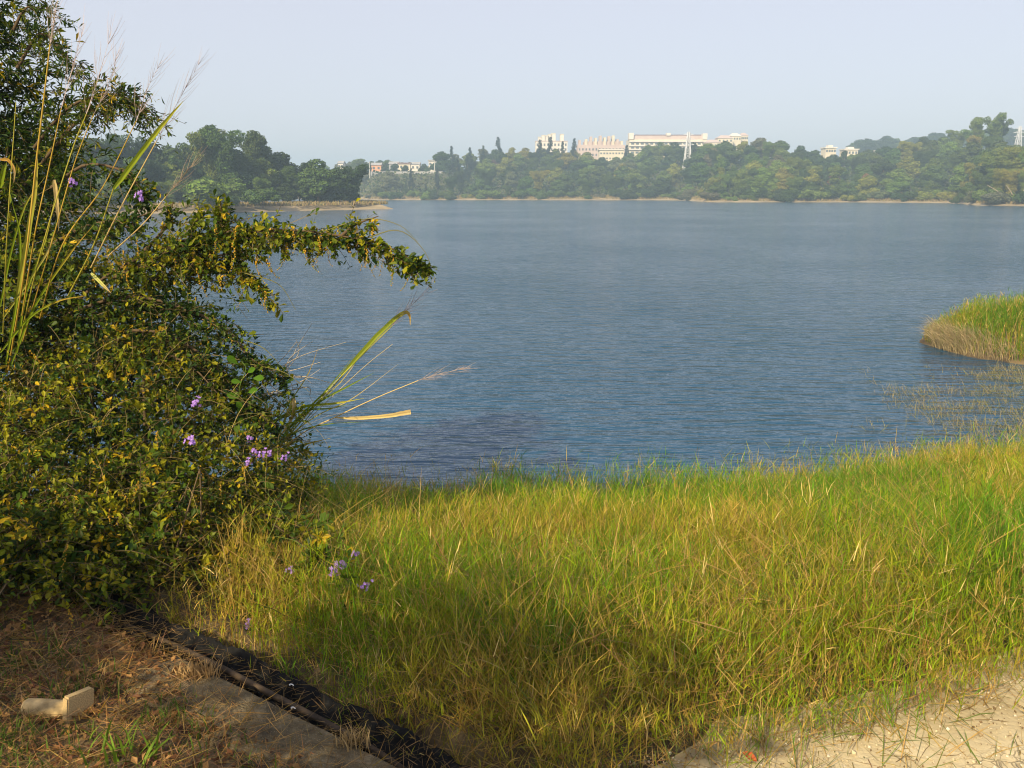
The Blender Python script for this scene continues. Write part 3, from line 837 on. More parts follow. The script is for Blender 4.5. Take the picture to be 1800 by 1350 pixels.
# ------------------------------------------------------------------ undergrowth of the far woods
def undergrowth():
    n = 26000
    px = rng.uniform(480, 1900, n); k = rng.uniform(6, 90, n)
    d = shd(px)+k
    p = np.stack([az_of(px)*d/1.0215, d, land_h(px, d)+rng.uniform(.1, 1.5, n)], -1)
    keep = ~((px > 640) & (px < 785) & (k > 42))
    p, px, k = p[keep], px[keep], k[keep]; n = len(p)
    nrm = unit(rng.normal(0, .7, (n, 3))+np.array([0, -.4, .8])); tang = unit(np.cross(nrm, rng.normal(size=(n, 3))))
    Mx = frames(tang, nrm)*rng.uniform(.5, 1.3, n)[:, None, None]
    base = np.array([[.04, .065, .022], [.06, .095, .028], [.10, .12, .04], [.14, .12, .05]])
    ix = np.clip((fbm(px*.03, k*.12)*5.2-1.0+rng.normal(0, .5, n)).astype(int), 0, 3)
    ix = np.where((px < 790) & (px > 600) & (rng.random(n) < .5), 2, ix)
    col = base[ix]*rng.uniform(.75, 1.25, (n, 1))
    s = Soup(); s.inst(LEAFQ_V, LEAFQ_F, Mx, p, col)
    tag(s.build('undergrowth', M['grass']), 'scrubby undergrowth below the trees across the lake', kind='stuff')
    # dry grass fringe on the shores
    n = 9000
    px = rng.uniform(640, 1850, n); k = rng.uniform(2.5, 10, n); d = shd(px)+k
    p = np.stack([az_of(px)*d/1.0215, d, land_h(px, d)], -1)
    n2 = 9000; u = rng.random(n2); q = rng.uniform(3, 16, n2)
    fx = np.interp(u, np.linspace(0, 1, len(SPX)), SPX[:, 0]); fy = np.interp(u, np.linspace(0, 1, len(SPX)), SPX[:, 1])
    p2 = np.stack([fx-.25*q, fy+q, np.full(n2, WATER+.75)], -1)
    p2 = p2[q < 34*np.minimum(1, (1-u)*5+.02)*.8]
    p = np.concatenate([p, p2]); n = len(p)
    v, f, _ = ribbons(p, rng.uniform(0, 6.28, n), rng.uniform(0, .5, n), rng.uniform(0, .6, n), rng.uniform(.3, .8, n), rng.uniform(.15, .3, n), 2, rng.normal(0, .5, n))
    s = Soup(); add_ribbons(s, v, f, np.array([.27, .21, .09])*rng.uniform(.7, 1.25, (n, 1))+rng.normal(0, .012, (n, 3)))
    tag(s.build('shore_grass', M['straw']), 'dry tan grass along the far shores', kind='stuff')
undergrowth()

# ------------------------------------------------------------------ lake-side grass
def grass_colours(x, y, n, dry=0.0):
    g1 = fbm(x*.9+3, y*.9, 3)+rng.normal(0, .10, n); g2 = rng.random(n)
    c = np.empty((n, 3))
    c[:] = (.220, .295, .010)
    c[g1 < .50] = (.165, .275, .009)
    c[g1 < .40] = (.105, .230, .012)
    c[g1 > .60] = (.30, .285, .022)
    m = g2 < .13+dry+np.clip((g1-.55)*1.4, 0, .45)
    c[m] = (.42, .29, .06)
    c[g2 < .05+dry*.3] = (.58, .44, .16)
    return c*rng.uniform(.75, 1.3, (n, 1))
def plants(sp, x, y, z, hmul, dry=0.0, leaves=5, wmul=1.0, upright=1.0):
    n = len(x)
    root = np.stack([x, y, z], -1)
    az = rng.uniform(0, 2*math.pi, n); L = hmul*rng.uniform(.55, 1.25, n)
    lodge = np.clip((fbm(x*1.7+60, y*1.7+20)-.56)*6, 0, 1)
    th = np.abs(rng.normal(0, .2, n))/upright+lodge*rng.uniform(0, 1.0, n); kap = rng.uniform(.0, .65, n)/upright
    W = rng.uniform(.0017, .0029, n)*wmul
    col = grass_colours(x, y, n, dry)
    v, f, ctr = ribbons(root, az, th, kap, L, W, 4)
    add_ribbons(sp, v, f, col*np.array([1.1, 1.0, 1.0]))
    for q in range(leaves):
        t = rng.uniform(.18, 1.0, n)*4; i = np.minimum(t.astype(int), 3); fr = (t-i)[:, None]
        ii = np.arange(n); b = ctr[ii, i]*(1-fr)+ctr[ii, i+1]*fr
        lv, lf, _ = ribbons(b, rng.uniform(0, 2*math.pi, n), rng.uniform(.2, 1.15, n), rng.uniform(-.1, .7, n), hmul*rng.uniform(.14, .42, n)*.75, rng.uniform(.0020, .0038, n)*wmul, 2)
        lc = col*rng.uniform(.8, 1.25, (n, 1))
        low = (t < 1.3)[:, None]
        lc = np.where(low & (rng.random((n, 1)) < .6), np.array([.34, .20, .04])*rng.uniform(.6, 1.2, (n, 1)), lc)
        add_ribbons(sp, lv, lf, lc)
def in_view(x, y, pad=.5):
    return np.abs(x) < y*.63+pad
def bush_line(x, y):                          # left of this the shrub stands
    return x < np.where(y < 3.1, -1.7, np.where(y < 4.0, -1.15, -1.5))+.10*np.sin(y*3)
def lake_grass():
    n = 71000
    y = 2.0+6.7*rng.random(n)**.85; x = rng.uniform(-1, 1, n)*(y*.63+.5)
    k = (y > np.where(x < .3, -9, edge_y(x)+.07*rng.normal(size=n)+.03)) & (y < shore_y(x)+.12) & ~bush_line(x, y) & (kerb_s(x, y) > .12+.05*rng.random(len(x)))
    k &= rng.random(n) < np.interp(y, [2.1, 3.5, 9], [1.0, 1.0, .9])
    x, y = x[k], y[k]; n = len(x)
    dens = fbm(x*1.6, y*1.6)
    h = .40+.28*(fbm(x*1.1+9, y*1.1)-.5)
    h *= 1+.35*np.clip((fbm(x*2.3+70, y*.6)-.52)*7, 0, 1)*np.clip((y-6.2)/1.2, 0, 1)
    h *= np.where(x < .25, np.clip((kerb_s(x, y)-.05)/.4, .5, 1), np.clip((y-edge_y(x))/.45, .40, 1))
    s = Soup()
    plants(s, x, y, gz(x, y)-.01, h, leaves=6, wmul=np.interp(y, [2, 5, 9], [1.0, 1.3, 1.75]))
    print('grass plants', n)
    # broad green clumps here and there
    for q in range(46):
        cy_ = rng.uniform(2.6, 7.4); cx = rng.uniform(-.9, cy_*.6)
        if cy_ < edge_y(cx)+.25: continue
        m = 46; x = cx+rng.normal(0, .07, m); y = cy_+rng.normal(0, .06, m)
        v, f, _ = ribbons(np.stack([x, y, gz(x, y)], -1), rng.uniform(0, 6.28, m), np.abs(rng.normal(.15, .25, m)), rng.uniform(.1, 1.0, m), rng.uniform(.25, .5, m), rng.uniform(.005, .0085, m), 4)
        add_ribbons(s, v, f, np.array([.085, .19, .010])*rng.uniform(.7, 1.35, (m, 1)))
    return s
s = lake_grass()
# taller seeding stems along the water
n = 900
x = rng.uniform(-2.5, 6, n); y = shore_y(x)-rng.random(n)**2*1.6
x2 = np.concatenate([x, rng.uniform(2.0, 3.2, 120)]); y = np.concatenate([y, rng.uniform(7.2, 8.1, 120)]); x = x2
plants(s, x, y, gz(x, y), np.full(len(x), .55), dry=.12, leaves=5, wmul=1.5, upright=1.3)
tag(s.build('lakeside_grass', M['grass']), 'tall yellow-green grass covering the bank down to the water', kind='stuff')
# thatch: dry stems lying among the grass and onto the path
def thatch():
    n = 40000
    y = 1.9+6.2*rng.random(n)**1.45; x = rng.uniform(-1, 1, n)*(y*.63+.5)
    k = (y > edge_y(x)-.02-.30*rng.random(n)**2.2) & (y < shore_y(x)) & ~bush_line(x, y-.3) & (kerb_s(x, y) > .12)
    x, y = x[k], y[k]; n = len(x)
    e = np.clip((y-edge_y(x))/.5, 0, 1)
    root = np.stack([x, y, gz(x, y)+.012+e*rng.random(n)**1.5*.34], -1)
    v, f, _ = ribbons(root, rng.uniform(0, 6.28, n), rng.uniform(.75, 1.5, n), rng.normal(.15, .35, n), rng.uniform(.10, .42, n)*(.45+.55*e), rng.uniform(.0018, .0040, n), 3, rng.uniform(0, 6.28, n))
    v[..., 2] = np.maximum(v[..., 2], gz(v[..., 0], v[..., 1])+.011)
    c = np.array([.40, .26, .07])*rng.uniform(.4, 1.25, (n, 1))+rng.normal(0, .015, (n, 3))
    gr = rng.random(n) < .3; c[gr] = np.array([.13, .17, .03])*rng.uniform(.7, 1.3, (gr.sum(), 1))
    s = Soup(); add_ribbons(s, v, f, np.clip(c, .01, 1))
    tag(s.build('dry_thatch', M['straw']), 'dry straw stems lying under the grass and over the path edge', kind='stuff')
thatch()
def grit():
    n = 7500
    x = rng.uniform(.25, 2.6, n); y = rng.uniform(1.8, 2.9, n)
    k = (y < edge_y(x)+.08) & in_view(x, y, .2) & (kerb_s(x, y) > .3); x, y = x[k], y[k]; n = len(x)
    r_ = rng.uniform(.0012, .0048, n)*np.where(rng.random(n) < .04, 2.2, 1)
    Mx = frames(rand_dirs(n), rand_dirs(n))*r_[:, None, None]*rng.uniform(.6, 1.3, (n, 1, 3))
    tv = np.array([[0, 0, 1.], [1, 0, 0], [0, 1, 0], [-1, 0, 0], [0, -1, 0], [0, 0, -1]]); tf = [[0, 1, 2], [0, 2, 3], [0, 3, 4], [0, 4, 1], [5, 2, 1], [5, 3, 2], [5, 4, 3], [5, 1, 4]]
    c = np.array([[.50, .42, .27], [.32, .25, .15], [.60, .54, .42], [.16, .11, .06]])[rng.choice(4, n, p=[.4, .25, .15, .2])]*rng.uniform(.75, 1.2, (n, 1))
    s = Soup(); s.inst(tv, tf, Mx, np.stack([x, y, np.maximum(gz(x, y), -.03)+.008+r_*.4], -1), c)
    tag(s.build('path_grit', M['twig']), 'small grit and crumbs scattered on the dirt path', kind='stuff')
grit()
# islet grass
def islet_grass():
    n = 19000
    x = rng.uniform(7.8, 14, n); y = rng.uniform(14, 19.6, n)
    z = islet_z(x, y); k = (z > WATER+.03) & (x < y*.66+.6)
    x, y, z = x[k], y[k], z[k]; n = len(x)
    s = Soup()
    tip = np.clip((9.6-x)/1.0, 0, 1)
    plants(s, x, y, z, (.50-.1*tip)*np.clip(.32+(z-WATER)*2.2, .35, 1), dry=.06, leaves=4, wmul=2.8, upright=1.2)
    tag(s.build('islet_grass', M['grass']), 'yellow-green grass covering the islet at the right', kind='stuff')
    n = 1700
    a = rng.normal(math.pi+.05, .30, n); rr = rng.uniform(.84, 1.0, n)
    x = IC[0]+IR[0]*rr*np.cos(a); y = IC[1]+IR[1]*rr*np.sin(a)
    root = np.stack([x, y, np.maximum(islet_z(x, y), WATER)], -1)
    v, f, _ = ribbons(root, rng.normal(math.pi, .6, n), rng.uniform(.0, .6, n), rng.uniform(.6, 2.0, n), rng.uniform(.25, .55, n), rng.uniform(.005, .010, n), 4)
    s = Soup(); add_ribbons(s, v, f, np.array([.50, .40, .22])*rng.uniform(.65, 1.2, (n, 1)))
    tag(s.build('bleached_grass', M['straw']), 'bleached straw-coloured grass drooping at the left tip of the islet', kind='stuff')
islet_grass()
# drowned grass in the shallows at the right
def marsh():
    n = 60000
    y = rng.uniform(8.3, 15, n); x = rng.uniform(2.2, 10, n)
    near = shore_y(x)
    dist = y-near
    right = np.clip((x/y-.40)/.18, 0, 1)
    p = np.where(dist < .5+right*1.0, .9, 0)+right*1.0*(fbm(x*1.5, y*1.9) > .52)+right**3*.2
    k = (rng.random(n) < p) & (x < y*.65) & (dist > -.3) & (islet_z(x, y) < WATER+.1)
    x, y = x[k], y[k]; n = len(x)
    root = np.stack([x, y, np.full(n, WATER-.02)], -1)
    v, f, _ = ribbons(root, rng.normal(2.6, 1.2, n), rng.uniform(.3, 1.5, n), rng.uniform(0, 1.0, n), rng.uniform(.06, .22, n), rng.uniform(.003, .006, n), 3)
    c = np.array([.33, .27, .13])*rng.uniform(.6, 1.2, (n, 1)); gr = rng.random(n) < .35; c[gr] = np.array([.19, .20, .06])
    s = Soup(); add_ribbons(s, v, f, c)
    tag(s.build('drowned_grass', M['straw']), 'sparse straw-coloured grass standing in the shallow water at the right', kind='stuff')
marsh()

# ------------------------------------------------------------------ kerb, ditch, lawn corner
def along(u, s_, z=0.0):                     # u along the kerb (towards the camera), s_ across
    d = np.array([KD[1], -KD[0]])
    q = K0+d*u+KD*s_
    return np.array([q[0], q[1], z])
def strip_mesh(name, u0, u1, prof, m, wob=.01, nu=70, smooth=True):
    """sheet swept along the kerb: prof(u) -> list of (s, z)"""
    V = []; us = np.linspace(u0, u1, nu)
    for u in us:
        for (s_, z) in prof(u): V.append(along(u, s_, z))
    V = np.array(V); n = len(V)//nu
    i = np.arange(nu-1)[:, None]*n; j = np.arange(n-1)[None]
    s = Soup(); s.add(V, np.stack([i+j, i+n+j, i+n+j+1, i+j+1], -1).reshape(-1, 4))
    return s.build(name, m, smooth=smooth)
def concrete():
    m, nt, b, out = mat('weathered_concrete')
    rp, nz = noise_ramp(nt, 9, [(.36, (.05, .036, .018)), (.52, (.13, .10, .05)), (.68, (.25, .195, .11))], detail=9, rough=.7)
    sp = N(nt, 'ShaderNodeTexVoronoi'); sp.inputs['Scale'].default_value = 130
    mr = N(nt, 'ShaderNodeMapRange'); mr.inputs['From Min'].default_value = .12; mr.inputs['From Max'].default_value = .28; mr.inputs['To Min'].default_value = .55; mr.inputs['To Max'].default_value = 0
    tc = N(nt, 'ShaderNodeTexCoord'); nt.links.new(tc.outputs['Object'], sp.inputs['Vector'])
    nt.links.new(sp.outputs['Distance'], mr.inputs['Value'])
    mx = N(nt, 'ShaderNodeMix'); mx.data_type = 'RGBA'; mx.inputs['B'].default_value = (.36, .30, .19, 1)
    nt.links.new(mr.outputs[0], mx.inputs['Factor']); nt.links.new(rp.outputs[0], mx.inputs['A'])
    nt.links.new(mx.outputs['Result'], b.inputs['Base Color']); b.inputs['Roughness'].default_value = .9
    n2 = N(nt, 'ShaderNodeTexNoise'); n2.inputs['Scale'].default_value = 110; n2.inputs['Detail'].default_value = 6
    nt.links.new(tc.outputs['Object'], n2.inputs['Vector'])
    bump(nt, b, n2.outputs['Fac'], 1.0, .012)
    return m
M['concrete'] = concrete()
def kprof(u):
    w = .23+.05*(float(fbm(u*3, 1.3))-.5); e = .012*(float(fbm(u*7, 4.1))-.5)
    z = .018+.008*(float(fbm(u*4, 8))-.5)
    return [(-w, -.05), (-w+.004, z-.004), (-w*.6, z+.002), (-w*.3, z), (-.012+e, z-.002), (0+e, z-.014), (.006+e, -.12)]
k_ = strip_mesh('concrete_kerb', -1.02, .55, kprof, M['concrete'], nu=110)
tag(k_, 'weathered brown-grey concrete ditch edge with pale grit, half covered by litter', 'kerb')
# crumpled black sheet swept along the ditch
M['black'] = plain('black_sheeting', (.008, .008, .008), .8, 30, .5, .6, .01, spec=.15)
def sprof(u):
    out = []
    for q in np.linspace(0, 1, 16):
        s_ = .012+.135*q*(.8+.5*float(fbm(u*4, 6.6)))+.03*(float(fbm(u*5, q*3))-.5)
        z = -.075*math.sin(math.pi*min(1, q*1.1))-.01+.07*(float(fbm(u*9, q*5))-.5)+.04*(float(fbm(u*22, q*12))-.5)
        z += -.04*max(0, q-.7)
        out.append((s_, z+.015*q))
    return out
b_ = strip_mesh('black_ditch_sheet', -1.75, .6, sprof, M['black'], nu=260)
tag(b_, 'crumpled black sheet along the ditch beside the concrete edge', 'plastic sheet')
# pipe along the ditch
M['pipe'] = plain('brown_pipe', (.05, .034, .02), .75, 22, .6, .6, .006)
pp = spline([along(-1.5, .075, -.05), along(-1.0, .05, -.004), along(-.6, .035, .004), along(-.2, .035, -.008), along(.0, .05, -.05)], 30)
s = Soup(); s.add(*tube(pp, .0105, 10)); pipe = s.build('brown_pipe', M['pipe'], smooth=True)
tag(pipe, 'thin brown pipe lying along the ditch on the black sheet', 'pipe')
M['white_bit'] = plain('white_plastic', (.75, .75, .72), .5)
for q, (px, py, lab) in enumerate(((513, 1215, 'small white scrap on the black sheet, farther one'), (516, 1256, 'small white ring scrap on the pipe, nearer one'))):
    p = on_z(px, py, .0)
    arc = [np.array([.006*math.cos(a), .004*math.sin(a), .004*math.sin(a*.5)]) for a in np.linspace(0, 4.2, 9)]
    s = Soup(); s.add(*tube(arc, .0018, 6)); o = s.build('white_scrap', M['white_bit'], smooth=True); o.location = p+np.array([0, 0, .02])
    tag(o, lab, 'scrap')
# dry cut tuft on the kerb
def tuft(p, n, L, col, name, label, spread=.05, th=.9, w=.004):
    r0 = np.stack([p[0]+rng.normal(0, spread, n), p[1]+rng.normal(0, spread*.6, n), np.full(n, p[2])], -1)
    v, f, _ = ribbons(r0, rng.uniform(0, 6.28, n), np.abs(rng.normal(0, th*.5, n)), rng.uniform(0, 1.0, n), L*rng.uniform(.5, 1.2, n), rng.uniform(.6, 1.3, n)*w, 4)
    s = Soup(); add_ribbons(s, v-p, f, np.array(col)*rng.uniform(.6, 1.3, (n, 1)))
    o = s.build(name, M['straw']); o.location = p
    return tag(o, label, 'grass tuft')
tuft(on_z(345, 1190, .015), 220, .055, (.42, .27, .11), 'dry_grass_tuft', 'cut dry straw tuft on the edge of the concrete kerb', .03)
tuft(on_z(620, 1310, .015), 90, .06, (.40, .28, .12), 'dry_grass_tuft', 'small dry straw tuft on the kerb near the bottom edge', .022)
tuft(on_z(205, 1325, .0), 22, .10, (.13, .22, .015), 'broad_grass_tuft', 'bright green broad-bladed grass tuft below the cream post', .05, 1.2, .007)
tuft(on_z(240, 1343, .0), 16, .13, (.14, .23, .015), 'broad_grass_tuft', 'bright green long-bladed tuft at the bottom edge', .035, 1.0, .008)

# lawn corner: short grass, litter
def lawn():
    n = 46000
    x = rng.uniform(-2.6, .1, n); y = rng.uniform(1.9, 3.4, n)
    k = (kerb_s(x, y) < -.20+.10*rng.random(n)**3) & in_view(x, y, .3)
    g = fbm(x*3.2+2, y*3.2)
    shade = np.clip((y-2.45+.25*(x+1.5))/.35, 0, 1)
    k &= rng.random(n) < np.clip((g-.36)*4, .18, 1)*(1-.8*shade)
    x, y = x[k], y[k]; n = len(x)
    root = np.stack([x, y, gz(x, y)+.002], -1)
    v, f, _ = ribbons(root, rng.uniform(0, 6.28, n), np.abs(rng.normal(.2, .5, n)), rng.uniform(.2, 1.3, n), rng.uniform(.02, .075, n), rng.uniform(.002, .0055, n), 3)
    c = np.array([.085, .145, .02])*rng.uniform(.6, 1.4, (n, 1)); dr = rng.random(n) < .35
    c[dr] = np.array([.30, .21, .08])*rng.uniform(.6, 1.2, (dr.sum(), 1))
    s = Soup(); add_ribbons(s, v, f, c)
    tag(s.build('short_grass', M['grass']), 'short patchy green grass in the bottom left corner', kind='stuff')
    # litter: straws and brown leaf fragments
    n = 34000
    x = rng.uniform(-3.2, .2, n); y = rng.uniform(1.9, 3.9, n)
    k = (kerb_s(x, y) < np.where(x < -1.1, .03, -.14+.18*rng.random(n)**3)) & in_view(x, y, .3)
    x, y = x[k], y[k]; n = len(x)
    root = np.stack([x, y, gz(x, y)+.006+.02*rng.random(n)], -1)
    v, f, _ = ribbons(root, rng.uniform(0, 6.28, n), rng.uniform(1.2, 1.6, n), rng.normal(0, .2, n), rng.uniform(.02, .14, n), rng.uniform(.0015, .0035, n), 2, rng.uniform(0, 6.28, n))
    v[..., 2] = np.maximum(v[..., 2], .004)
    c = np.array([.36, .21, .065])*rng.uniform(.3, 1.35, (n, 1))+rng.normal(0, .02, (n, 3))
    s = Soup(); add_ribbons(s, v, f, np.clip(c, .01, 1))
    n = 1500
    u = rng.uniform(-1.6, .4, n); sa = np.where(rng.random(n) < .55, rng.uniform(0.02, .2, n), rng.uniform(-.22, 0, n))
    p = np.array([along(a_, b_3) for a_, b_3 in zip(u, sa)])
    p[:, 2] = np.where(sa > 0, -.01, .022)+rng.random(n)*.012
    v, f, _ = ribbons(p, rng.uniform(0, 6.28, n), rng.uniform(1.3, 1.65, n), rng.normal(0, .25, n), rng.uniform(.015, .11, n), rng.uniform(.0012, .003, n), 3, rng.uniform(0, 6.28, n))
    add_ribbons(s, v, f, np.array([.30, .19, .07])*rng.uniform(.25, 1.3, (n, 1)))
    n = 13000
    x = rng.uniform(-3.2, -.4, n); y = rng.uniform(2.1, 3.9, n)
    k = (kerb_s(x, y) < np.where(x < -1.1, .03, -.14)) & in_view(x, y, .3) & (rng.random(n) < np.clip(fbm(x*2.3+40, y*2.3)*3-.9+1.1*np.clip((y-2.4)*2, 0, 1), .05, 1))
    x, y = x[k], y[k]; n = len(x)
    nrm = unit(rng.normal(0, .6, (n, 3))+np.array([0, 0, 1])); tang = unit(np.cross(nrm, rng.normal(size=(n, 3))))
    Mx = frames(tang, nrm)*rng.uniform(.012, .034, n)[:, None, None]; Mx[:, :, 0] *= .6
    c = np.array([[.16, .07, .03], [.26, .13, .05], [.10, .05, .025], [.36, .20, .07]])[rng.integers(0, 4, n)]*rng.uniform(.7, 1.2, (n, 1))
    s.inst(LEAFQ_V, LEAFQ_F, Mx, np.stack([x, y, gz(x, y)+.012+.012*rng.random(n)], -1), c)
    tag(s.build('leaf_litter', M['straw']), 'brown dead leaves and straw littering the ground at the lower left', kind='stuff')
lawn()
# single fallen leaves
LFV = np.array([[0, -.5, .0], [.16, -.32, .05], [.3, -.02, .1], [.2, .28, .06], [0, .5, -.03], [-.2, .28, .09], [-.3, -.02, .13], [-.16, -.32, .06], [0, -.1, -.02], [0, .2, -.01]])
LFF = [[0, 1, 8], [1, 2, 8], [2, 9, 8], [2, 3, 9], [3, 4, 9], [4, 5, 9], [5, 6, 9], [6, 8, 9], [6, 7, 8], [7, 0, 8]]
for px, py, sz, c, rz, lab in ((1318, 1330, .046, (.42, .10, .03), .9, 'rust-red fallen leaf lying on the cracked dirt path'),
                               (118, 1290, .03, (.42, .22, .05), .2, 'small orange leaf standing in the grass below the cream post'),
                               (122, 1185, .035, (.45, .22, .05), 1.4, 'curled orange leaf on the dark litter above the cream post'),
                               (168, 1200, .04, (.40, .20, .06), 2.2, 'orange dead leaf on the litter right of the cream post')):
    s = Soup(); s.add(LFV*sz, LFF, c)
    o = s.build('fallen_leaf', M['straw']); o.location = on_z(px, py, .02); o.rotation_euler = (.35, -.3, rz)
    tag(o, lab, 'leaf')
# the cream post lying in the grass
def post():
    m = plain('cream_cement', (.46, .33, .155), .9, 26, .42, .6, .006)
    a, b2 = on_z(42, 1243, .028), on_z(134, 1247, .028)
    t = thing('fallen_post', 'cream cylindrical post with a square end plate lying in the short grass', 'post', (a+b2)/2*np.array([1, 1, 0]))
    mid = np.array(t.location); ax = unit(b2-a); L = np.linalg.norm(b2-a)
    s = Soup(); us = np.concatenate([[0, .004, .012], np.linspace(.02, L, 12)])
    pts = [a-mid+ax*u+np.array([0, 0, .0008*math.sin(u*40)]) for u in us]
    rad = np.concatenate([[.001, .022, .0265], .0275+.0005*np.sin(np.arange(12)*1.9)])
    s.add(*tube(pts, rad, 22)); s.build('shaft', m, t, smooth=True)
    # plate: square slab square to the shaft
    sd = unit(np.cross(ax, [0, 0, 1.])); up = np.cross(sd, ax)
    bm = bmesh.new(); bmesh.ops.create_cube(bm, size=1)
    bmesh.ops.bevel(bm, geom=bm.edges[:], offset=.06, segments=2, affect='EDGES')
    me = bpy.data.meshes.new('end_plate'); bm.to_mesh(me); bm.free(); me.materials.append(m)
    o = link('end_plate', me, t)
    c = b2-mid+ax*.009
    turn = Matrix.Rotation(R(-24), 4, 'Z')
    o.matrix_local = Matrix.Translation(Vector(c)+Vector((0, 0, .014))) @ turn @ Matrix(((ax[0], sd[0], up[0], 0), (ax[1], sd[1], up[1], 0), (ax[2], sd[2], up[2], 0), (0, 0, 0, 1))) @ Matrix.Rotation(R(8), 4, 'X') @ Matrix.Diagonal((.022, .092, .088, 1))
post()
# ------------------------------------------------------------------ shrubs at the left
OLV = np.array([[0, 0, 0], [.17, .30, .05], [.27, .68, .09], [0, 1, -.06], [-.27, .68, .09], [-.17, .30, .05]]); OLF = np.array([[0, 1, 2, 3], [0, 3, 4, 5]])
NLV = OLV*np.array([.45, 1, 1])
FINE_V = np.array([[0, 0, 0], [.12, .2, .03], [.22, .45, .06], [.27, .7, .08], [.17, .9, .04], [0, 1, -.06], [-.17, .9, .04], [-.27, .7, .08], [-.22, .45, .06], [-.12, .2, .03], [0, .35, -.005], [0, .7, -.02]])
FINE_F = [[0, 1, 10], [1, 2, 10], [2, 3, 11], [2, 11, 10], [3, 4, 11], [4, 5, 11], [5, 6, 11], [6, 7, 11], [7, 8, 11], [8, 10, 11], [8, 9, 10], [9, 0, 10]]
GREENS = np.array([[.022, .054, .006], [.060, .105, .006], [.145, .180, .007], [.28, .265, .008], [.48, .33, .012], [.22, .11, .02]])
def leaf_cols(n, w):
    w = np.array(w)/sum(w)
    return GREENS[rng.choice(len(GREENS), n, p=w)]*rng.uniform(.7, 1.3, (n, 1))
class Foliage:
    def __init__(s): s.P, s.M, s.C, s.out = [], [], [], []
    def leaves(s, P, T, size, col, outward, spread=.9):
        n = len(P)
        side = unit(np.cross(T, rng.normal(size=(n, 3))))
        d = unit(T*.55+side*spread+np.array([0, 0, .1])+rng.normal(0, .15, (n, 3)))
        up = unit(np.array([0, 0, .9])+to_s*.35+rng.normal(0, .45, (n, 3)))
        s.P.append(P); s.M.append(frames(d, up)*size[:, None, None]); s.C.append(col); s.out.append(np.broadcast_to(outward, (n,)))
    def cat(s):
        return np.concatenate(s.P), np.concatenate(s.M), np.concatenate(s.C), np.concatenate(s.out)
to_s = np.array(to_sun)
def twigs(fol, wood, root, dirs, L, nl, lsize, w, outward, sag=.25, wcol=(.12, .09, .04), spread=.9, wrad=.0022):
    """many short leafy twigs at once"""
    n = len(root)
    ts = np.linspace(0, 1, 5)
    bend = rng.normal(0, .18, (n, 3))
    pts = root[:, None]+dirs[:, None]*(L[:, None]*ts[None])[..., None]+bend[:, None]*(L[:, None]*ts[None]**2)[..., None]
    pts[..., 2] -= sag*L[:, None]*ts[None]**2
    if wood is not None:
        wd = unit(np.cross(dirs, rng.normal(size=(n, 3))))*wrad
        wid = np.interp(ts, [0, 1], [1, .4])
        v = np.stack([pts-wd[:, None]*wid[None, :, None], pts+wd[:, None]*wid[None, :, None]], 2).reshape(n, -1, 3)
        k = np.arange(4)[:, None]*2
        add_ribbons(wood, v, np.concatenate([k, k+1, k+3, k+2], 1), np.array(wcol)*rng.uniform(.5, 1.4, (n, 1)))
    t = rng.uniform(.08, 1.0, (n, nl))*4; i = np.minimum(t.astype(int), 3); fr = (t-i)[..., None]
    ii = np.arange(n)[:, None]
    P = (pts[ii, i]*(1-fr)+pts[ii, i+1]*fr).reshape(-1, 3)
    T = unit((pts[ii, i+1]-pts[ii, i]).reshape(-1, 3))
    sz = rng.uniform(.6, 1.2, n*nl)*lsize
    tone = np.repeat(rng.uniform(.8, 1.2, n), nl)[:, None]
    sz *= np.repeat(rng.uniform(.7, 1.45, n), nl)
    own = np.repeat(rng.choice(len(GREENS), n, p=np.array(w)/sum(w)), nl); oth = rng.choice(len(GREENS), n*nl, p=np.array(w)/sum(w))
    own = np.where(own == 5, 4, own)
    same = rng.random(n*nl) < .72
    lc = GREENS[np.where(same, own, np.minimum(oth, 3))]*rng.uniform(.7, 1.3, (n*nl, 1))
    fol.leaves(P, T, sz, lc*tone, np.repeat(outward, nl), spread)
    return pts
def shell(c, r, n, lo=.55, front=True):
    d = unit(rng.normal(size=(n*2, 3)))
    if front: d = d[(d[:, 1] < .45)]
    d = d[:n]; q = rng.uniform(lo, 1, len(d))
    q2 = q*(1+.22*(fbm(d[:, 0]*2.2+c[0]*3+9, d[:, 2]*2.2+c[2]*5, 3)-.5)*2)
    return np.array(c)+d*q2[:, None]*np.array(r), d, q
def hang_string(L, n, seed):
    r = np.random.default_rng(seed); s = Soup()
    p = spline([[0, 0, 0], [r.normal(0, .01), r.normal(0, .01), -L*.5], [r.normal(0, .02), r.normal(0, .02), -L]], 9)
    s.add(*tube(p, np.linspace(.0012, .0006, 9), 4), (.25, .22, .03))
    for i in range(n):
        t = 8*(i+.5)/n; k = min(int(t), 7); c = p[k]*(1-(t-k))+p[k+1]*(t-k)
        o = unit(r.normal(size=3)*np.array([1, 1, .3]))*.005
        q = .0042*(1-.45*i/n)*r.uniform(.8, 1.2)
        v = np.array([[0, 0, 1.5], [1, 0, 0], [0, 1, 0], [-1, 0, 0], [0, -1, 0], [0, 0, -1.3]])*q+c+o
        s.add(v, [[0, 1, 2], [0, 2, 3], [0, 3, 4], [0, 4, 1], [5, 2, 1], [5, 3, 2], [5, 4, 3], [5, 1, 4]], np.array([.62, .36, .03])*r.uniform(.75, 1.2) if r.random() < .8 else np.array([.30, .32, .04]))
    me = s.mesh('berry_string'); me.materials.append(M['petal']); return me
STRINGS = [hang_string(L, n, sd) for L, n, sd in ((.10, 18, 1), (.13, 22, 2), (.08, 14, 3), (.15, 16, 4), (.07, 9, 5))]
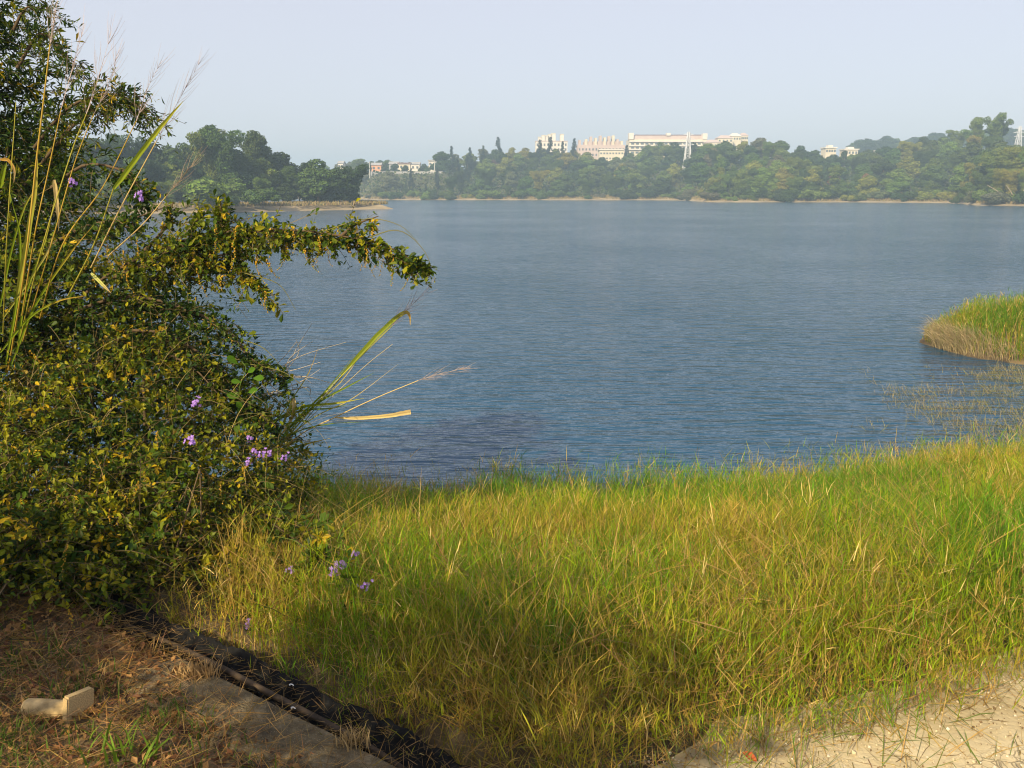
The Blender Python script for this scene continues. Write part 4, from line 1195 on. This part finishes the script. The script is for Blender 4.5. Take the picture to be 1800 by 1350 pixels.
def flower_mesh(seed):
    r = np.random.default_rng(seed); s = Soup()
    for i in range(r.integers(7, 11)):
        c = r.normal(0, .013, 3)*np.array([1, .7, 1]); nrm = unit(c*30+np.array([0, -1, .4])+r.normal(0, .3, 3))
        a = unit(np.cross(nrm, [0, 0, 1.])); b = np.cross(nrm, a)
        cl = np.array([.36, .20, .62])*r.uniform(.8, 1.3)
        for k in range(5):
            th = k*1.2566+r.normal(0, .1); q = .0085
            d = math.cos(th)*a+math.sin(th)*b; e = -math.sin(th)*a+math.cos(th)*b
            s.add([c, c+d*q*.6+e*q*.42, c+d*q*1.15+nrm*.002, c+d*q*.6-e*q*.42], [[0, 1, 2, 3]], cl)
        s.add([c+a*.002+nrm*.001, c+b*.002+nrm*.001, c-a*.002+nrm*.001, c-b*.002+nrm*.001], [[0, 1, 2, 3]], (.7, .6, .7))
    s.add(*tube([[0, 0, 0], [0, .02, -.03], [.0, .05, -.05]], .0012, 4), (.10, .14, .03))
    me = s.mesh('flower_cluster'); me.materials.append(M['petal']); return me
FLOWERS = [flower_mesh(q) for q in range(4)]
FINE_ME = None
def fine_leaf():
    global FINE_ME
    if FINE_ME is None:
        s = Soup(); s.add(FINE_V, FINE_F); FINE_ME = s.mesh('leaf'); FINE_ME.materials.append(M['leaf_one'])
    return FINE_ME
def finish(root, fol, wood, tv, singles=300):
    """most visible leaves become parts of their own, the rest is one mass"""
    P, Mx, C, out = fol.cat()
    base = np.array(root.location)
    view = unit(P-np.array([0, 0, CAM_H])); nrm = Mx[:, :, 2]
    sc = np.abs((nrm*view).sum(1))*np.linalg.norm(Mx[:, :, 1], axis=1)/np.linalg.norm(P, axis=1)**2*(out > .86)
    px = 900+1500*P[:, 0]/(P[:, 1]*CP-(P[:, 2]-CAM_H)*SP); sc *= (px > 10)
    pick = np.zeros(len(P), bool)
    if singles:
        pick[np.argsort(-sc)[:singles*3][rng.permutation(singles*3)[:singles]]] = True
    s = Soup(); k = ~pick
    s.inst(tv, OLF, Mx[k], P[k]-base, C[k])
    o = s.build('leaves', M['leaf'], root); o['kind'] = 'stuff'
    me = fine_leaf()
    for i in np.nonzero(pick)[0]:
        lf = link('leaf', me, root)
        m3 = Matrix([list(r_) for r_ in Mx[i]]).to_4x4(); m3.translation = Vector(P[i]-base)
        lf.matrix_local = m3; lf.color = (*C[i], 1)
    for v in wood.v: v -= base
    wo = wood.build('twigs', M['twig'], root); wo['kind'] = 'stuff'
def branch_part(root, pts, r0, r1, col=(.10, .07, .04)):
    s = Soup(); p = spline(pts, 14)-np.array(root.location)
    s.add(*tube(p, np.linspace(r0, r1, 14), 6), col); return s.build('branch', M['twig'], root, smooth=True)

# --- the low mound
mound = thing('flowering_shrub', 'dense low flowering shrub with yellow berry strings and violet flowers, on the ditch edge', 'shrub', (-2.0, 4.2, float(gz(-2.0, 4.2))))
fol, wood = Foliage(), Soup()
ELL = [((-2.05, 4.25, .02), (.92, .95, .78), 3000), ((-1.75, 4.7, -.25), (.58, .8, .55), 1200), ((-3.2, 4.2, .25), (1.0, .95, .85), 1100), ((-1.78, 3.72, -.15), (.52, .5, .5), 1100), ((-2.2, 3.34, .0), (.75, .38, .52), 1300), ((-1.40, 3.42, -.25), (.38, .36, .42), 700)]
tips = []
for c, r, n in ELL:
    p, d, q = shell(c, r, n)
    k = p[:, 2] > gz(p[:, 0], p[:, 1])+.03
    p, d, q = p[k], d[k], q[k]; n = len(p)
    dirs = unit(d*.8+rng.normal(0, .45, (n, 3))+np.array([.1, -.05, .15]))
    pt = twigs(fol, wood, p, dirs, rng.uniform(.12, .34, n), 12, .028, [.14, .24, .30, .21, .09, .02], q, sag=.45)
    tips.append(pt[q > .85][:, 2])
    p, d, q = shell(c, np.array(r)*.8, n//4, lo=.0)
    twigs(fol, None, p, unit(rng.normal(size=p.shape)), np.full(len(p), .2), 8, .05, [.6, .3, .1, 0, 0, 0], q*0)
tips = np.concatenate(tips)
# low sprigs reaching into the grass on the right
for px, py, Y in ((520, 930, 4.0), (545, 960, 3.6), (592, 1005, 3.02), (618, 985, 3.1), (640, 1040, 2.92), (535, 870, 4.5), (432, 1105, 2.97), (480, 1040, 3.4), (520, 880, 4.5), (560, 850, 4.9), (400, 1060, 3.4)):
    e = at(px, py, Y); b = np.array([-1.6, 4.3, float(gz(-1.6, 4.3))+.15])
    sp_ = spline([b, (b+e)/2+np.array([0, 0, .12]), e], 16)
    branch_part(mound, [b, (b+e)/2+np.array([0, 0, .12]), e], .005, .0015)
    n = 26; i = rng.integers(7, 15, n)
    twigs(fol, wood, sp_[i], unit(rng.normal(0, .6, (n, 3))+unit(e-b)*.6), rng.uniform(.06, .18, n), 8, .036, [.2, .35, .3, .1, .05, 0], np.full(n, .9))
# wiry bare stems over the mound
n = 700
p, d, q = shell(ELL[0][0], np.array(ELL[0][1])*1.02, n, lo=.85)
pts = p
rb = np.stack([p[:, 0], p[:, 1], p[:, 2]], -1)
v, f, _ = ribbons(rb, rng.uniform(-1.5, 1.2, n), rng.uniform(.2, 1.6, n), rng.uniform(.5, 2.0, n), rng.uniform(.2, .55, n), rng.uniform(.002, .0035, n), 6)
wc = np.array([.30, .22, .08])*rng.uniform(.5, 1.3, (n, 1)); wood.s = None
add_ribbons(wood, v, f, wc)
for q in range(14):
    a = rng.uniform(0, 6.28); b = np.array([-2.0, 4.3, float(gz(-2, 4.3))])+np.array([math.cos(a)*.35, math.sin(a)*.2, 0])
    e = tips[rng.integers(len(tips))]
    branch_part(mound, [b, (b+e)/2+np.array([0, 0, .18]), e], .014, .004)
# bare stems at the shaded foot
for q in range(16):
    x = rng.uniform(-2.5, -1.3); y = 3.35+.15*rng.random(); b = np.array([x, y, float(gz(x, y))]); e = b+np.array([rng.normal(0, .18), .1, rng.uniform(.3, .55)])
    branch_part(mound, [b, (b+e)/2+np.array([rng.normal(0, .05), 0, 0]), e], .005, .002, (.16, .11, .06))
finish(mound, fol, wood, OLV)
def hang(root, p, me, rz=0):
    o = link(me.name.split('.')[0], me, root); o.location = np.array(p)-np.array(root.location); o.rotation_euler = (rng.normal(0, .15), rng.normal(0, .15), rng.uniform(0, 6.28) if rz is None else rz); return o
fr_ = tips[(tips[:, 1] < 4.35) & (tips[:, 0] > -2.6)]
for i in rng.permutation(len(fr_))[:70]:
    hang(mound, fr_[i]+np.array([0, -.03, 0]), STRINGS[rng.integers(5)], None)
for q, (px, py, Y) in enumerate(((345, 705, 3.55), (334, 773, 3.4), (438, 767, 3.75), (458, 797, 3.7), (436, 811, 3.7), (472, 796, 3.75), (447, 790, 3.7), (498, 803, 3.9), (588, 1002, 3.0), (601, 990, 3.05), (622, 969, 3.1), (641, 1028, 2.9), (436, 1096, 2.95), (510, 1001, 3.2))):
    o = hang(mound, at(px, py, Y), FLOWERS[q % 4]); o.scale = (1.0, 1.0, 1.0) if q in (0, 1, 8, 9, 10) else (.75, .75, .75)

# --- the tall arching shrub behind
arch = thing('arching_shrub', 'tall shrub with arching leafy branches hanging out over the water', 'shrub', (-2.4, 4.8, float(gz(-2.4, 4.8))))
fol, wood = Foliage(), Soup()
for c, r, n, w in (((-2.8, 4.9, .75), (.95, .55, .66), 950, [.35, .32, .2, .08, .04, .01]), ((-2.1, 4.7, .70), (.45, .45, .36), 170, [.35, .32, .2, .08, .04, .01]), ((-3.1, 4.6, 1.05), (.75, .4, .35), 420, [.3, .3, .25, .1, .05, 0])):
    p, d, q = shell(c, r, n, lo=.5); dirs = unit(d*.7+rng.normal(0, .4, p.shape)+np.array([.35, 0, .1]))
    twigs(fol, wood, p, dirs, rng.uniform(.14, .36, len(p)), 15, .034, w, q, sag=.3)
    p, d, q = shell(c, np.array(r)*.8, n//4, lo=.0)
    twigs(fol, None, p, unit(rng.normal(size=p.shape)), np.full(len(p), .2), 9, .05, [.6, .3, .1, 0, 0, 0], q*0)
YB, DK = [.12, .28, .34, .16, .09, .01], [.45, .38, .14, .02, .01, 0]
ARCS = [  # columns, rows and distances along each branch; thickness of its foliage; leaf mix; twigs
    ([(60, 600, 4.7), (180, 490, 4.6), (300, 430, 4.4), (420, 405, 4.25), (520, 405, 4.15), (600, 415, 4.1), (680, 432, 4.05), (742, 468, 4.0)], .11, YB, 300),
    ([(200, 490, 4.5), (300, 440, 4.4), (390, 412, 4.3), (470, 408, 4.2), (560, 412, 4.15)], .08, YB, 190),
    ([(250, 500, 4.5), (340, 470, 4.4), (430, 478, 4.3), (480, 520, 4.2)], .06, YB, 90),
    ([(280, 470, 4.4), (330, 455, 4.3), (380, 450, 4.3), (430, 440, 4.3)], .09, YB, 90),
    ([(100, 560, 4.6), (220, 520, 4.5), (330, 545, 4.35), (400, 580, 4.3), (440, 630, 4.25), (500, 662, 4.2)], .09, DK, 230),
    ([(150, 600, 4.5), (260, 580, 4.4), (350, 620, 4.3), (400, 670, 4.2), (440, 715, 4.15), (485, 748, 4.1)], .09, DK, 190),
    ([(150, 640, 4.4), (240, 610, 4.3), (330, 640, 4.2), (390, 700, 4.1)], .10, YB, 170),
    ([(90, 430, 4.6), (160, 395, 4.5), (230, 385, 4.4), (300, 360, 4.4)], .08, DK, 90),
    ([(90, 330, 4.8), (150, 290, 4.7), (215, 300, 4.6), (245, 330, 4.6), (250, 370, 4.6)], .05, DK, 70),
    ([(255, 440, 4.4), (290, 400, 4.4), (305, 355, 4.4)], .03, YB, 22), ([(370, 410, 4.3), (386, 385, 4.3), (388, 352, 4.3)], .025, YB, 26),
    ([(600, 415, 4.1), (625, 395, 4.1), (665, 380, 4.1)], .02, [.05, .2, .3, .25, .2, 0], 16), ([(330, 430, 4.3), (345, 390, 4.3), (350, 375, 4.3)], .03, YB, 18)]
arc_pts = []
for pl, th, w, n in ARCS:
    n = int(n*1.45)
    sp_ = spline([at(*q) for q in pl], 40); arc_pts.append(sp_)
    branch_part(arch, [at(*q) for q in pl], .010, .0025)
    nod = rng.random(max(4, n//11))*39; i = np.clip((nod[rng.integers(0, len(nod), n)]+rng.normal(0, 1.1, n)), 0, 38).astype(int)
    i = np.where(rng.random(n) < .25, np.minimum(rng.integers(0, 39, n), 38), i); thin = rng.random(n) < np.interp(i, [0, 20, 38], [1, .9, .45]); i = i[thin]; n = len(i)
    tan = unit(sp_[i+1]-sp_[i]); tap = np.interp(i, [0, 12, 38], [1.2, 1.0, .35])[:, None]
    root = sp_[i]+rng.normal(0, th*.40, (n, 3))*tap*np.array([1, 1, .6])-np.array([0, 0, .025])
    dirs = unit(tan*.8+rng.normal(0, .55, (n, 3)))
    twigs(fol, wood, root, dirs, rng.uniform(.03, .19, n)*(tap[:, 0]+.25), 9, .030, w, np.full(n, .95), sag=.2)
for pl in ([(640, 420, 4.05), (700, 405, 4.0), (745, 440, 4.0), (765, 492, 4.0)], [(560, 410, 4.1), (640, 385, 4.1), (700, 395, 4.0), (735, 425, 4.0)], [(430, 480, 4.2), (490, 500, 4.2), (520, 545, 4.2)], [(400, 590, 4.3), (460, 610, 4.2), (500, 650, 4.2)], [(440, 640, 4.2), (500, 655, 4.2), (545, 690, 4.2)], [(300, 420, 4.3), (340, 372, 4.3), (352, 340, 4.3)]):
    branch_part(arch, [at(*q) for q in pl], .003, .0008, (.16, .15, .04))
finish(arch, fol, wood, OLV)
for (px, py, Y) in ((450, 452, 4.1), (504, 428, 4.1), (580, 425, 4.05), (640, 432, 4.0), (396, 482, 4.15), (690, 452, 4.0), (720, 462, 4.0), (560, 425, 4.05), (470, 455, 4.1), (610, 430, 4.0), (535, 432, 4.1), (215, 440, 4.3), (190, 430, 4.3), (150, 440, 4.3), (165, 470, 4.3), (225, 480, 4.2), (240, 420, 4.3), (300, 450, 4.2), (465, 510, 4.1), (345, 470, 4.2), (408, 425, 4.1), (655, 400, 4.05), (420, 395, 4.1), (378, 395, 4.2), (480, 400, 4.1)):
    hang(arch, at(px, py, Y), STRINGS[rng.integers(5)], None)
for a_ in (0, 0, 0, 0, 1, 1, 2, 4, 5):                  # thin green strings below the branches
    for q in range(6):
        hang(arch, arc_pts[a_][rng.integers(14, 39)]+rng.normal(0, .02, 3), STRINGS[3 if q % 2 else 4], None)
hang(arch, at(245, 343, 4.2), FLOWERS[1]).scale = (.9, .9, 1.3)
hang(arch, at(126, 315, 4.2), FLOWERS[2])

# --- narrow-leaved tree at the top left
ft = thing('narrow_leaved_tree', 'dark narrow-leaved tree filling the top left corner', 'tree', (-3.7, 5.4, float(gz(-3.7, 5.4))))
fol, wood = Foliage(), Soup()
for c, r, n in (((-3.75, 5.4, 2.05), (1.0, .6, 1.0), 2000), ((-3.35, 5.2, 1.5), (.8, .5, .55), 800), ((-3.65, 5.3, 2.75), (.7, .5, .5), 600)):
    p, d, q = shell(c, r, n, lo=.45); dirs = unit(d*.6+rng.normal(0, .4, p.shape)+np.array([.3, 0, .25]))
    twigs(fol, wood, p, dirs, rng.uniform(.15, .42, len(p)), 15, .050, [.42, .34, .16, .06, .02, 0], q, sag=.5, spread=.6)
for pl, n in (([(60, 260, 5.0), (120, 190, 4.9), (190, 165, 4.8), (235, 180, 4.8), (258, 210, 4.8)], 120), ([(40, 330, 5.0), (120, 230, 4.9), (170, 190, 4.9), (210, 175, 4.8)], 120), ([(30, 120, 5.0), (70, 60, 5.0), (110, 90, 4.9), (140, 120, 4.9)], 60), ([(20, 60, 5.0), (45, 15, 5.0), (75, 15, 5.0)], 40)):
    sp_ = spline([at(*q) for q in pl], 40); branch_part(ft, [at(*q) for q in pl], .010, .002)
    i = np.minimum((rng.random(n)*39).astype(int), 38); tan = unit(sp_[i+1]-sp_[i])
    twigs(fol, wood, sp_[i]+rng.normal(0, .03, (n, 3)), unit(tan*.7+rng.normal(0, .5, (n, 3))), rng.uniform(.06, .18, n), 10, .036, [.3, .36, .24, .08, .02, 0], np.full(n, .9), sag=.3, spread=.7)
b0 = np.array(ft.location)
s = Soup(); s.add(*tube(spline([[0, 0, -.1], [.05, 0, .8], [-.05, .05, 1.6], [.05, 0, 2.6]], 14), np.linspace(.06, .02, 14), 8), (.11, .08, .05)); s.build('trunk', M['twig'], ft, smooth=True)
for q in range(8):
    a = rng.uniform(0, 6.28); branch_part(ft, [b0+np.array([0, 0, .9+.2*q]), b0+np.array([.4*math.cos(a), .25*math.sin(a), 1.4+.2*q]), b0+np.array([.85*math.cos(a), .45*math.sin(a), 1.7+.2*q])], .02, .005)
finish(ft, fol, wood, NLV, singles=0)

# --- reeds
def ribbon_path(pts, wid, nrm=None, n=18, fold=.45, blunt=False):
    """a blade along a path, folded along its midrib"""
    p = spline(pts, n); t = unit(np.gradient(p, axis=0)); vw = unit(p-np.array([0, 0, CAM_H]))
    side = unit(np.cross(t, vw if nrm is None else np.broadcast_to(nrm, t.shape)))
    w = np.interp(np.linspace(0, 1, n), [0, .15, .6, 1], [.15, .45, .6, .7] if blunt else [.55, 1, .85, .08])[:, None]*wid*.5
    back = -vw*w*fold
    wave = side*w*(rng.normal(0, .06, (n, 1)))
    offs = (-1, -.55, -.08, .08, .55, 1)
    v = np.concatenate([p+(side*o_)*w+back*abs(o_)+wave for o_ in offs], 0); i = np.arange(n-1)[:, None]
    f = np.concatenate([np.concatenate([i+a*n, i+1+a*n, i+(a+1)*n+1, i+(a+1)*n], 1) for a in range(5)])
    return v, f
def plume(parent, base, pts, n, L, col, spread=.35):
    p = spline(pts, 12); s = Soup()
    s.add(*tube(p-base, np.linspace(.0016, .0004, 12), 3), col)
    for q in range(int(n*.6)):
        i = rng.integers(0, 11); t = unit(p[i+1]-p[i]); sd = unit(np.cross(t, rng.normal(size=3)))
        l = L*rng.uniform(.5, 1.1)*(1-.45*i/11)
        e = p[i]+unit(t+sd*spread)*l
        m = (p[i]+e)/2+sd*l*.04
        s.add(*tube(np.array([p[i], m, e])-base, [.0007, .0005, .0003], 3), np.array(col)*rng.uniform(.8, 1.15))
    return s.build('seed_plume', M['straw'], parent)
def reed_clump(name, label, base, canes, blades):
    t = thing(name, label, 'reed', base); b = np.array(base, float)
    for pl, r, col, pm in canes:
        pts = [at(*q) for q in pl]; s = Soup(); p = spline(pts, 22)
        s.add(*tube(p-b, np.linspace(r, r*.55, 22), 6), col); c = s.build('cane', M['straw'], t, smooth=True)
        if pm: plume(c, b, [at(*q) for q in pm[0]], pm[1], pm[2], pm[3], pm[4])
    for pl, w, col, tipcol in blades:
        v, f = ribbon_path([at(*q) for q in pl], w*(1 if w == .040 else .72), blunt=(w == .040)); n = len(v)//6
        k = np.clip((np.linspace(0, 1, n)-.45)*3, 0, 1)[:, None]; cc = np.array(col)*(1-k)+np.array(tipcol)*k
        tone = np.repeat(np.array([.8, 1.08, .72, .85, 1.1, .78])*rng.uniform(.88, 1.12, 6), n)[:, None]*rng.uniform(.86, 1.1, (6*n, 1)); s = Soup(); s.add(v-b, f, np.clip(np.tile(cc, (6, 1))*tone, 0, 1)); s.build('leaf_blade', M['grass'], t)
    return t
GOLD, CANE, GRN, STRAW, PINK = (.50, .34, .05), (.42, .38, .05), (.20, .27, .012), (.66, .50, .20), (.52, .42, .40)
Yl = 3.8
reed_clump('reed_clump', 'tall golden reeds with pinkish plumes in front of the shrubs at the left edge', at(30, 800, 4.3), [
    ([(15, 650, 4.2), (42, 480, Yl), (62, 300, Yl), (75, 190, Yl), (88, 78, Yl)], .0045, GOLD, ([(88, 78, Yl), (96, 30, Yl), (104, -20, Yl)], 40, .16, PINK, .3)),
    ([(25, 650, 4.2), (58, 430, Yl), (85, 300, Yl), (108, 190, Yl)], .0035, GOLD, ([(108, 190, Yl), (130, 110, Yl), (150, 40, Yl)], 46, .18, PINK, .3)),
    ([(30, 620, 4.2), (70, 450, Yl), (125, 270, Yl), (152, 200, Yl)], .0035, CANE, ([(152, 200, Yl), (178, 120, Yl), (196, 55, Yl)], 46, .2, PINK, .35)),
    ([(40, 600, 4.2), (90, 430, Yl), (130, 290, Yl), (165, 200, Yl)], .003, GOLD, ([(165, 200, Yl), (195, 140, Yl), (205, 90, Yl)], 40, .16, PINK, .35)),
    ([(70, 560, 4.2), (110, 430, Yl), (180, 330, 4.0), (240, 212, 4.0)], .0035, GOLD, ([(240, 212, 4.0), (262, 150, 4.0), (285, 105, 4.0)], 44, .18, PINK, .35)),
    ([(120, 520, 4.2), (165, 430, 4.0), (200, 330, 3.9)], .0045, CANE, None),
    ([(160, 470, 4.2), (212, 365, 4.0), (275, 248, 3.95)], .0035, STRAW, ([(275, 248, 3.95), (315, 175, 3.95), (356, 100, 3.95)], 60, .2, PINK, .3)),
    ([(190, 450, 4.2), (250, 395, 4.0), (292, 345, 3.95)], .003, STRAW, ([(292, 345, 3.95), (325, 305, 3.95), (352, 272, 3.95)], 46, .14, (.50, .38, .26), .3)),
    ([(5, 600, 4.2), (12, 420, Yl), (28, 180, Yl)], .003, CANE, None)],
    [([(200, 332, 3.9), (235, 285, 3.9), (285, 220, 3.9), (322, 178, 3.9)], .030, (.24, .30, .02), (.36, .36, .03)),
     ([(30, 520, 4.0), (48, 420, 4.0), (62, 330, 4.0), (66, 268, 4.0)], .032, (.34, .34, .04), (.42, .36, .06)),
     ([(95, 316, 3.95), (98, 340, 3.95), (102, 375, 3.95), (103, 406, 3.95)], .026, STRAW, STRAW),
     ([(0, 280, 3.9), (15, 282, 3.9), (25, 300, 3.9), (24, 322, 3.9)], .02, (.45, .26, .05), (.5, .36, .15)),
     ([(0, 330, 3.95), (6, 300, 3.95), (12, 285, 3.95)], .03, GRN, (.2, .25, .03)),
     ([(160, 480, 4.0), (180, 500, 3.95), (195, 515, 3.95)], .022, (.5, .5, .14), STRAW),
     ([(20, 640, 4.0), (60, 540, 4.0), (120, 450, 3.95), (165, 395, 3.95)], .016, GRN, GOLD),
     ([(10, 640, 4.0), (30, 520, 4.0), (35, 420, 4.0), (20, 350, 4.0)], .018, GRN, GRN),
     ([(0, 620, 4.0), (50, 560, 4.0), (100, 530, 3.95), (150, 520, 3.95)], .015, GRN, GOLD),
     ([(5, 560, 4.0), (60, 480, 4.0), (85, 440, 4.0), (92, 415, 4.0)], .015, (.3, .3, .05), STRAW),
     ([(30, 620, 4.0), (45, 520, 4.0), (80, 420, 4.0), (100, 330, 4.0)], .014, GRN, CANE),
     ([(0, 540, 4.0), (20, 440, 4.0), (45, 360, 4.0), (80, 310, 4.0)], .014, GRN, CANE)])
Yr = 4.55
reed_clump('leaning_reed', 'reed clump with a broad bent golden leaf leaning right over the water', at(440, 850, 4.8), [
    ([(440, 850, 4.8), (500, 775, 4.6), (560, 705, Yr), (606, 655, Yr), (690, 572, Yr)], .0050, (.42, .40, .10), ([(690, 572, Yr), (725, 535, Yr), (760, 505, Yr)], 50, .16, PINK, .5)),
    ([(440, 850, 4.8), (520, 770, 4.6), (588, 734, Yr), (660, 700, Yr), (735, 669, Yr)], .0042, STRAW, ([(735, 669, Yr), (775, 657, Yr), (828, 645, Yr)], 70, .13, (.58, .44, .34), .35)),
    ([(460, 830, 4.7), (540, 735, 4.6), (620, 640, Yr), (690, 570, Yr)], .0026, (.30, .30, .07), ([(690, 570, Yr), (712, 545, Yr), (735, 520, Yr)], 24, .12, PINK, .4)),
    ([(480, 800, 4.7), (560, 720, 4.6), (640, 645, Yr), (690, 605, Yr)], .002, STRAW, None)],
    [([(600, 660, Yr), (640, 615, Yr), (685, 568, Yr), (712, 549, Yr), (720, 556, Yr), (721, 572, Yr)], .034, (.26, .32, .03), (.62, .40, .08)),
     ([(450, 840, 4.7), (510, 750, 4.6), (570, 690, Yr), (625, 622, Yr)], .016, GRN, GRN),
     ([(500, 760, 4.6), (560, 708, Yr), (610, 680, Yr), (658, 655, Yr)], .016, (.15, .22, .03), GRN),
     ([(480, 740, 4.6), (530, 716, Yr), (590, 709, Yr), (640, 700, Yr)], .022, GRN, (.45, .42, .06)),
     ([(470, 745, 4.6), (530, 722, Yr), (580, 718, Yr), (615, 710, Yr)], .014, (.10, .17, .02), GRN),
     ([(588, 734, Yr), (630, 735, Yr), (680, 731, Yr), (700, 728, Yr), (716, 725, Yr), (722, 724, Yr)], .040, STRAW, (.62, .46, .20)),
     ([(450, 800, 4.6), (500, 790, Yr), (540, 780, Yr), (582, 770, Yr)], .020, (.12, .2, .02), (.45, .34, .06)),
     ([(516, 694, Yr), (517, 712, Yr), (513, 735, Yr), (497, 760, Yr), (480, 772, Yr)], .026, (.60, .45, .18), STRAW),
     ([(480, 790, 4.6), (500, 740, Yr), (513, 705, Yr), (516, 694, Yr)], .018, (.34, .34, .05), (.55, .42, .14)),
     ([(470, 745, 4.6), (490, 790, 4.6), (505, 812, Yr), (525, 822, Yr)], .022, (.46, .40, .28), (.5, .42, .26)),
     ([(470, 800, 4.6), (540, 725, Yr), (600, 670, Yr), (650, 600, Yr)], .010, GRN, STRAW),
     ([(480, 790, 4.6), (550, 735, Yr), (620, 700, Yr), (700, 640, Yr)], .008, CANE, STRAW),
     ([(460, 800, 4.6), (520, 760, Yr), (580, 745, Yr), (640, 742, Yr)], .010, (.12, .2, .02), GRN),
     ([(455, 780, 4.6), (500, 720, Yr), (540, 660, Yr), (560, 610, Yr)], .009, GRN, GOLD),
     ([(500, 745, 4.5), (535, 740, Yr), (550, 748, Yr)], .012, GRN, GRN)])
# pale dead stems tangled beside it
dead = thing('dead_stems', 'tangle of bleached dead stems caught between the shrub and the leaning reed', 'dead stems', at(440, 850, 4.9))
for pl in ([(420, 692, 4.5), (470, 668, 4.5), (505, 648, 4.5), (520, 612, 4.5), (549, 566, 4.5)], [(430, 700, 4.5), (490, 660, 4.5), (515, 625, 4.5), (548, 600, 4.5)], [(440, 668, 4.5), (490, 645, 4.5), (530, 622, 4.5), (610, 600, 4.5)], [(455, 655, 4.5), (500, 700, 4.5), (545, 735, 4.5)], [(505, 640, 4.5), (512, 670, 4.5), (518, 695, 4.5)], [(505, 665, 4.5), (545, 670, 4.5), (590, 673, 4.5)], [(460, 690, 4.5), (520, 680, 4.5), (560, 650, 4.5)], [(480, 695, 4.5), (535, 680, 4.5), (545, 700, 4.5), (552, 712, 4.5)], [(430, 690, 4.5), (470, 660, 4.5), (500, 632, 4.5), (525, 600, 4.5)], [(440, 672, 4.5), (520, 665, 4.5), (550, 672, 4.5)], [(500, 655, 4.5), (520, 620, 4.5), (524, 598, 4.5)], [(430, 650, 4.5), (480, 700, 4.5), (520, 730, 4.5)], [(445, 700, 4.5), (500, 690, 4.5), (540, 680, 4.5)], [(470, 640, 4.5), (500, 650, 4.5), (560, 640, 4.5)]):
    pl = [(a+rng.normal(0, 3), b_2+rng.normal(0, 3), c+rng.normal(0, .05)) for a, b_2, c in pl]
    s = Soup(); s.add(*tube(spline([at(*q) for q in pl], 12)-np.array(dead.location), np.linspace(.0028, .0010, 12), 4), np.array((.56, .47, .33))*rng.uniform(.75, 1.1)); s.build('stem', M['straw'], dead)
# broad-leaved climber at the shrub edge
vine = thing('climbing_vine', 'bright green broad-leaved climber at the shrub edge above the violet flowers', 'vine', at(430, 760, 4.2))
s = Soup(); s.add(*tube(spline([at(428, 760, 4.2), at(420, 690, 4.1), at(432, 650, 4.1), at(425, 635, 4.1)], 14)-np.array(vine.location), .002, 5), (.1, .15, .03)); s.build('stem', M['twig'], vine)
for px, py, a in ((418, 640, .5), (435, 655, -.8), (445, 665, -1.4), (425, 672, 1.2), (420, 700, .9), (436, 690, -1.0), (428, 720, .3)):
    o = link('leaf', fine_leaf(), vine); d = np.array([math.sin(-a), -.3, math.cos(a)*.6]); q = .06*rng.uniform(.8, 1.1)
    m3 = Matrix([list(r_) for r_ in frames(np.array([d]), np.array([[.1, -1, .5]]))[0]*np.array([q, q, q])]).to_4x4(); m3.translation = Vector(at(px, py, 4.1)-np.array(vine.location))
    o.matrix_local = m3; o.color = (.085, .19, .010, 1)

# ------------------------------------------------------------------ shrub beside the camera whose shade falls on the bank
sh = thing('shade_shrub', 'leafy shrub standing left of the camera that shades the bank', 'shrub', (-1.45, .1, 0))
fol, wood = Foliage(), Soup()
for c, r, n in (((-1.55, .12, 1.85), (.60, .55, .34), 190), ((-1.15, .0, 1.70), (.5, .3, .22), 90), ((-1.9, .3, 1.7), (.3, .4, .3), 90)):
    p, d, q = shell(c, r, n, lo=.2, front=False)
    twigs(fol, wood, p, unit(d+rng.normal(0, .4, p.shape)), rng.uniform(.15, .35, len(p)), 12, .055, [.3, .4, .3, 0, 0, 0], q)
for q in range(5):
    branch_part(sh, [np.array([-1.45, .1, 0]), np.array([-1.45+rng.normal(0, .1), .1, .9]), np.array([-1.45+rng.normal(0, .3), .1+rng.normal(0, .2), 1.9])], .03, .008)
finish(sh, fol, wood, OLV, singles=0)

sh = thing('shade_shrub', 'second leafy shrub, unseen left of the camera, added to shade the shrub foot', 'shrub', (-3.1, .7, 0))
fol, wood = Foliage(), Soup()  # out-of-view shrub added only to cast shade on the shrub foot
p, d, q = shell((-3.1, .8, 1.45), (.55, .5, .42), 700, lo=.2, front=False)
twigs(fol, wood, p, unit(d+rng.normal(0, .4, p.shape)), rng.uniform(.15, .35, len(p)), 12, .055, [.3, .4, .3, 0, 0, 0], q)
for q in range(4):
    branch_part(sh, [np.array([-3.1, .7, 0]), np.array([-3.1+rng.normal(0, .1), .7, .8]), np.array([-3.1+rng.normal(0, .25), .7+rng.normal(0, .2), 1.5])], .025, .008)
finish(sh, fol, wood, OLV, singles=0)
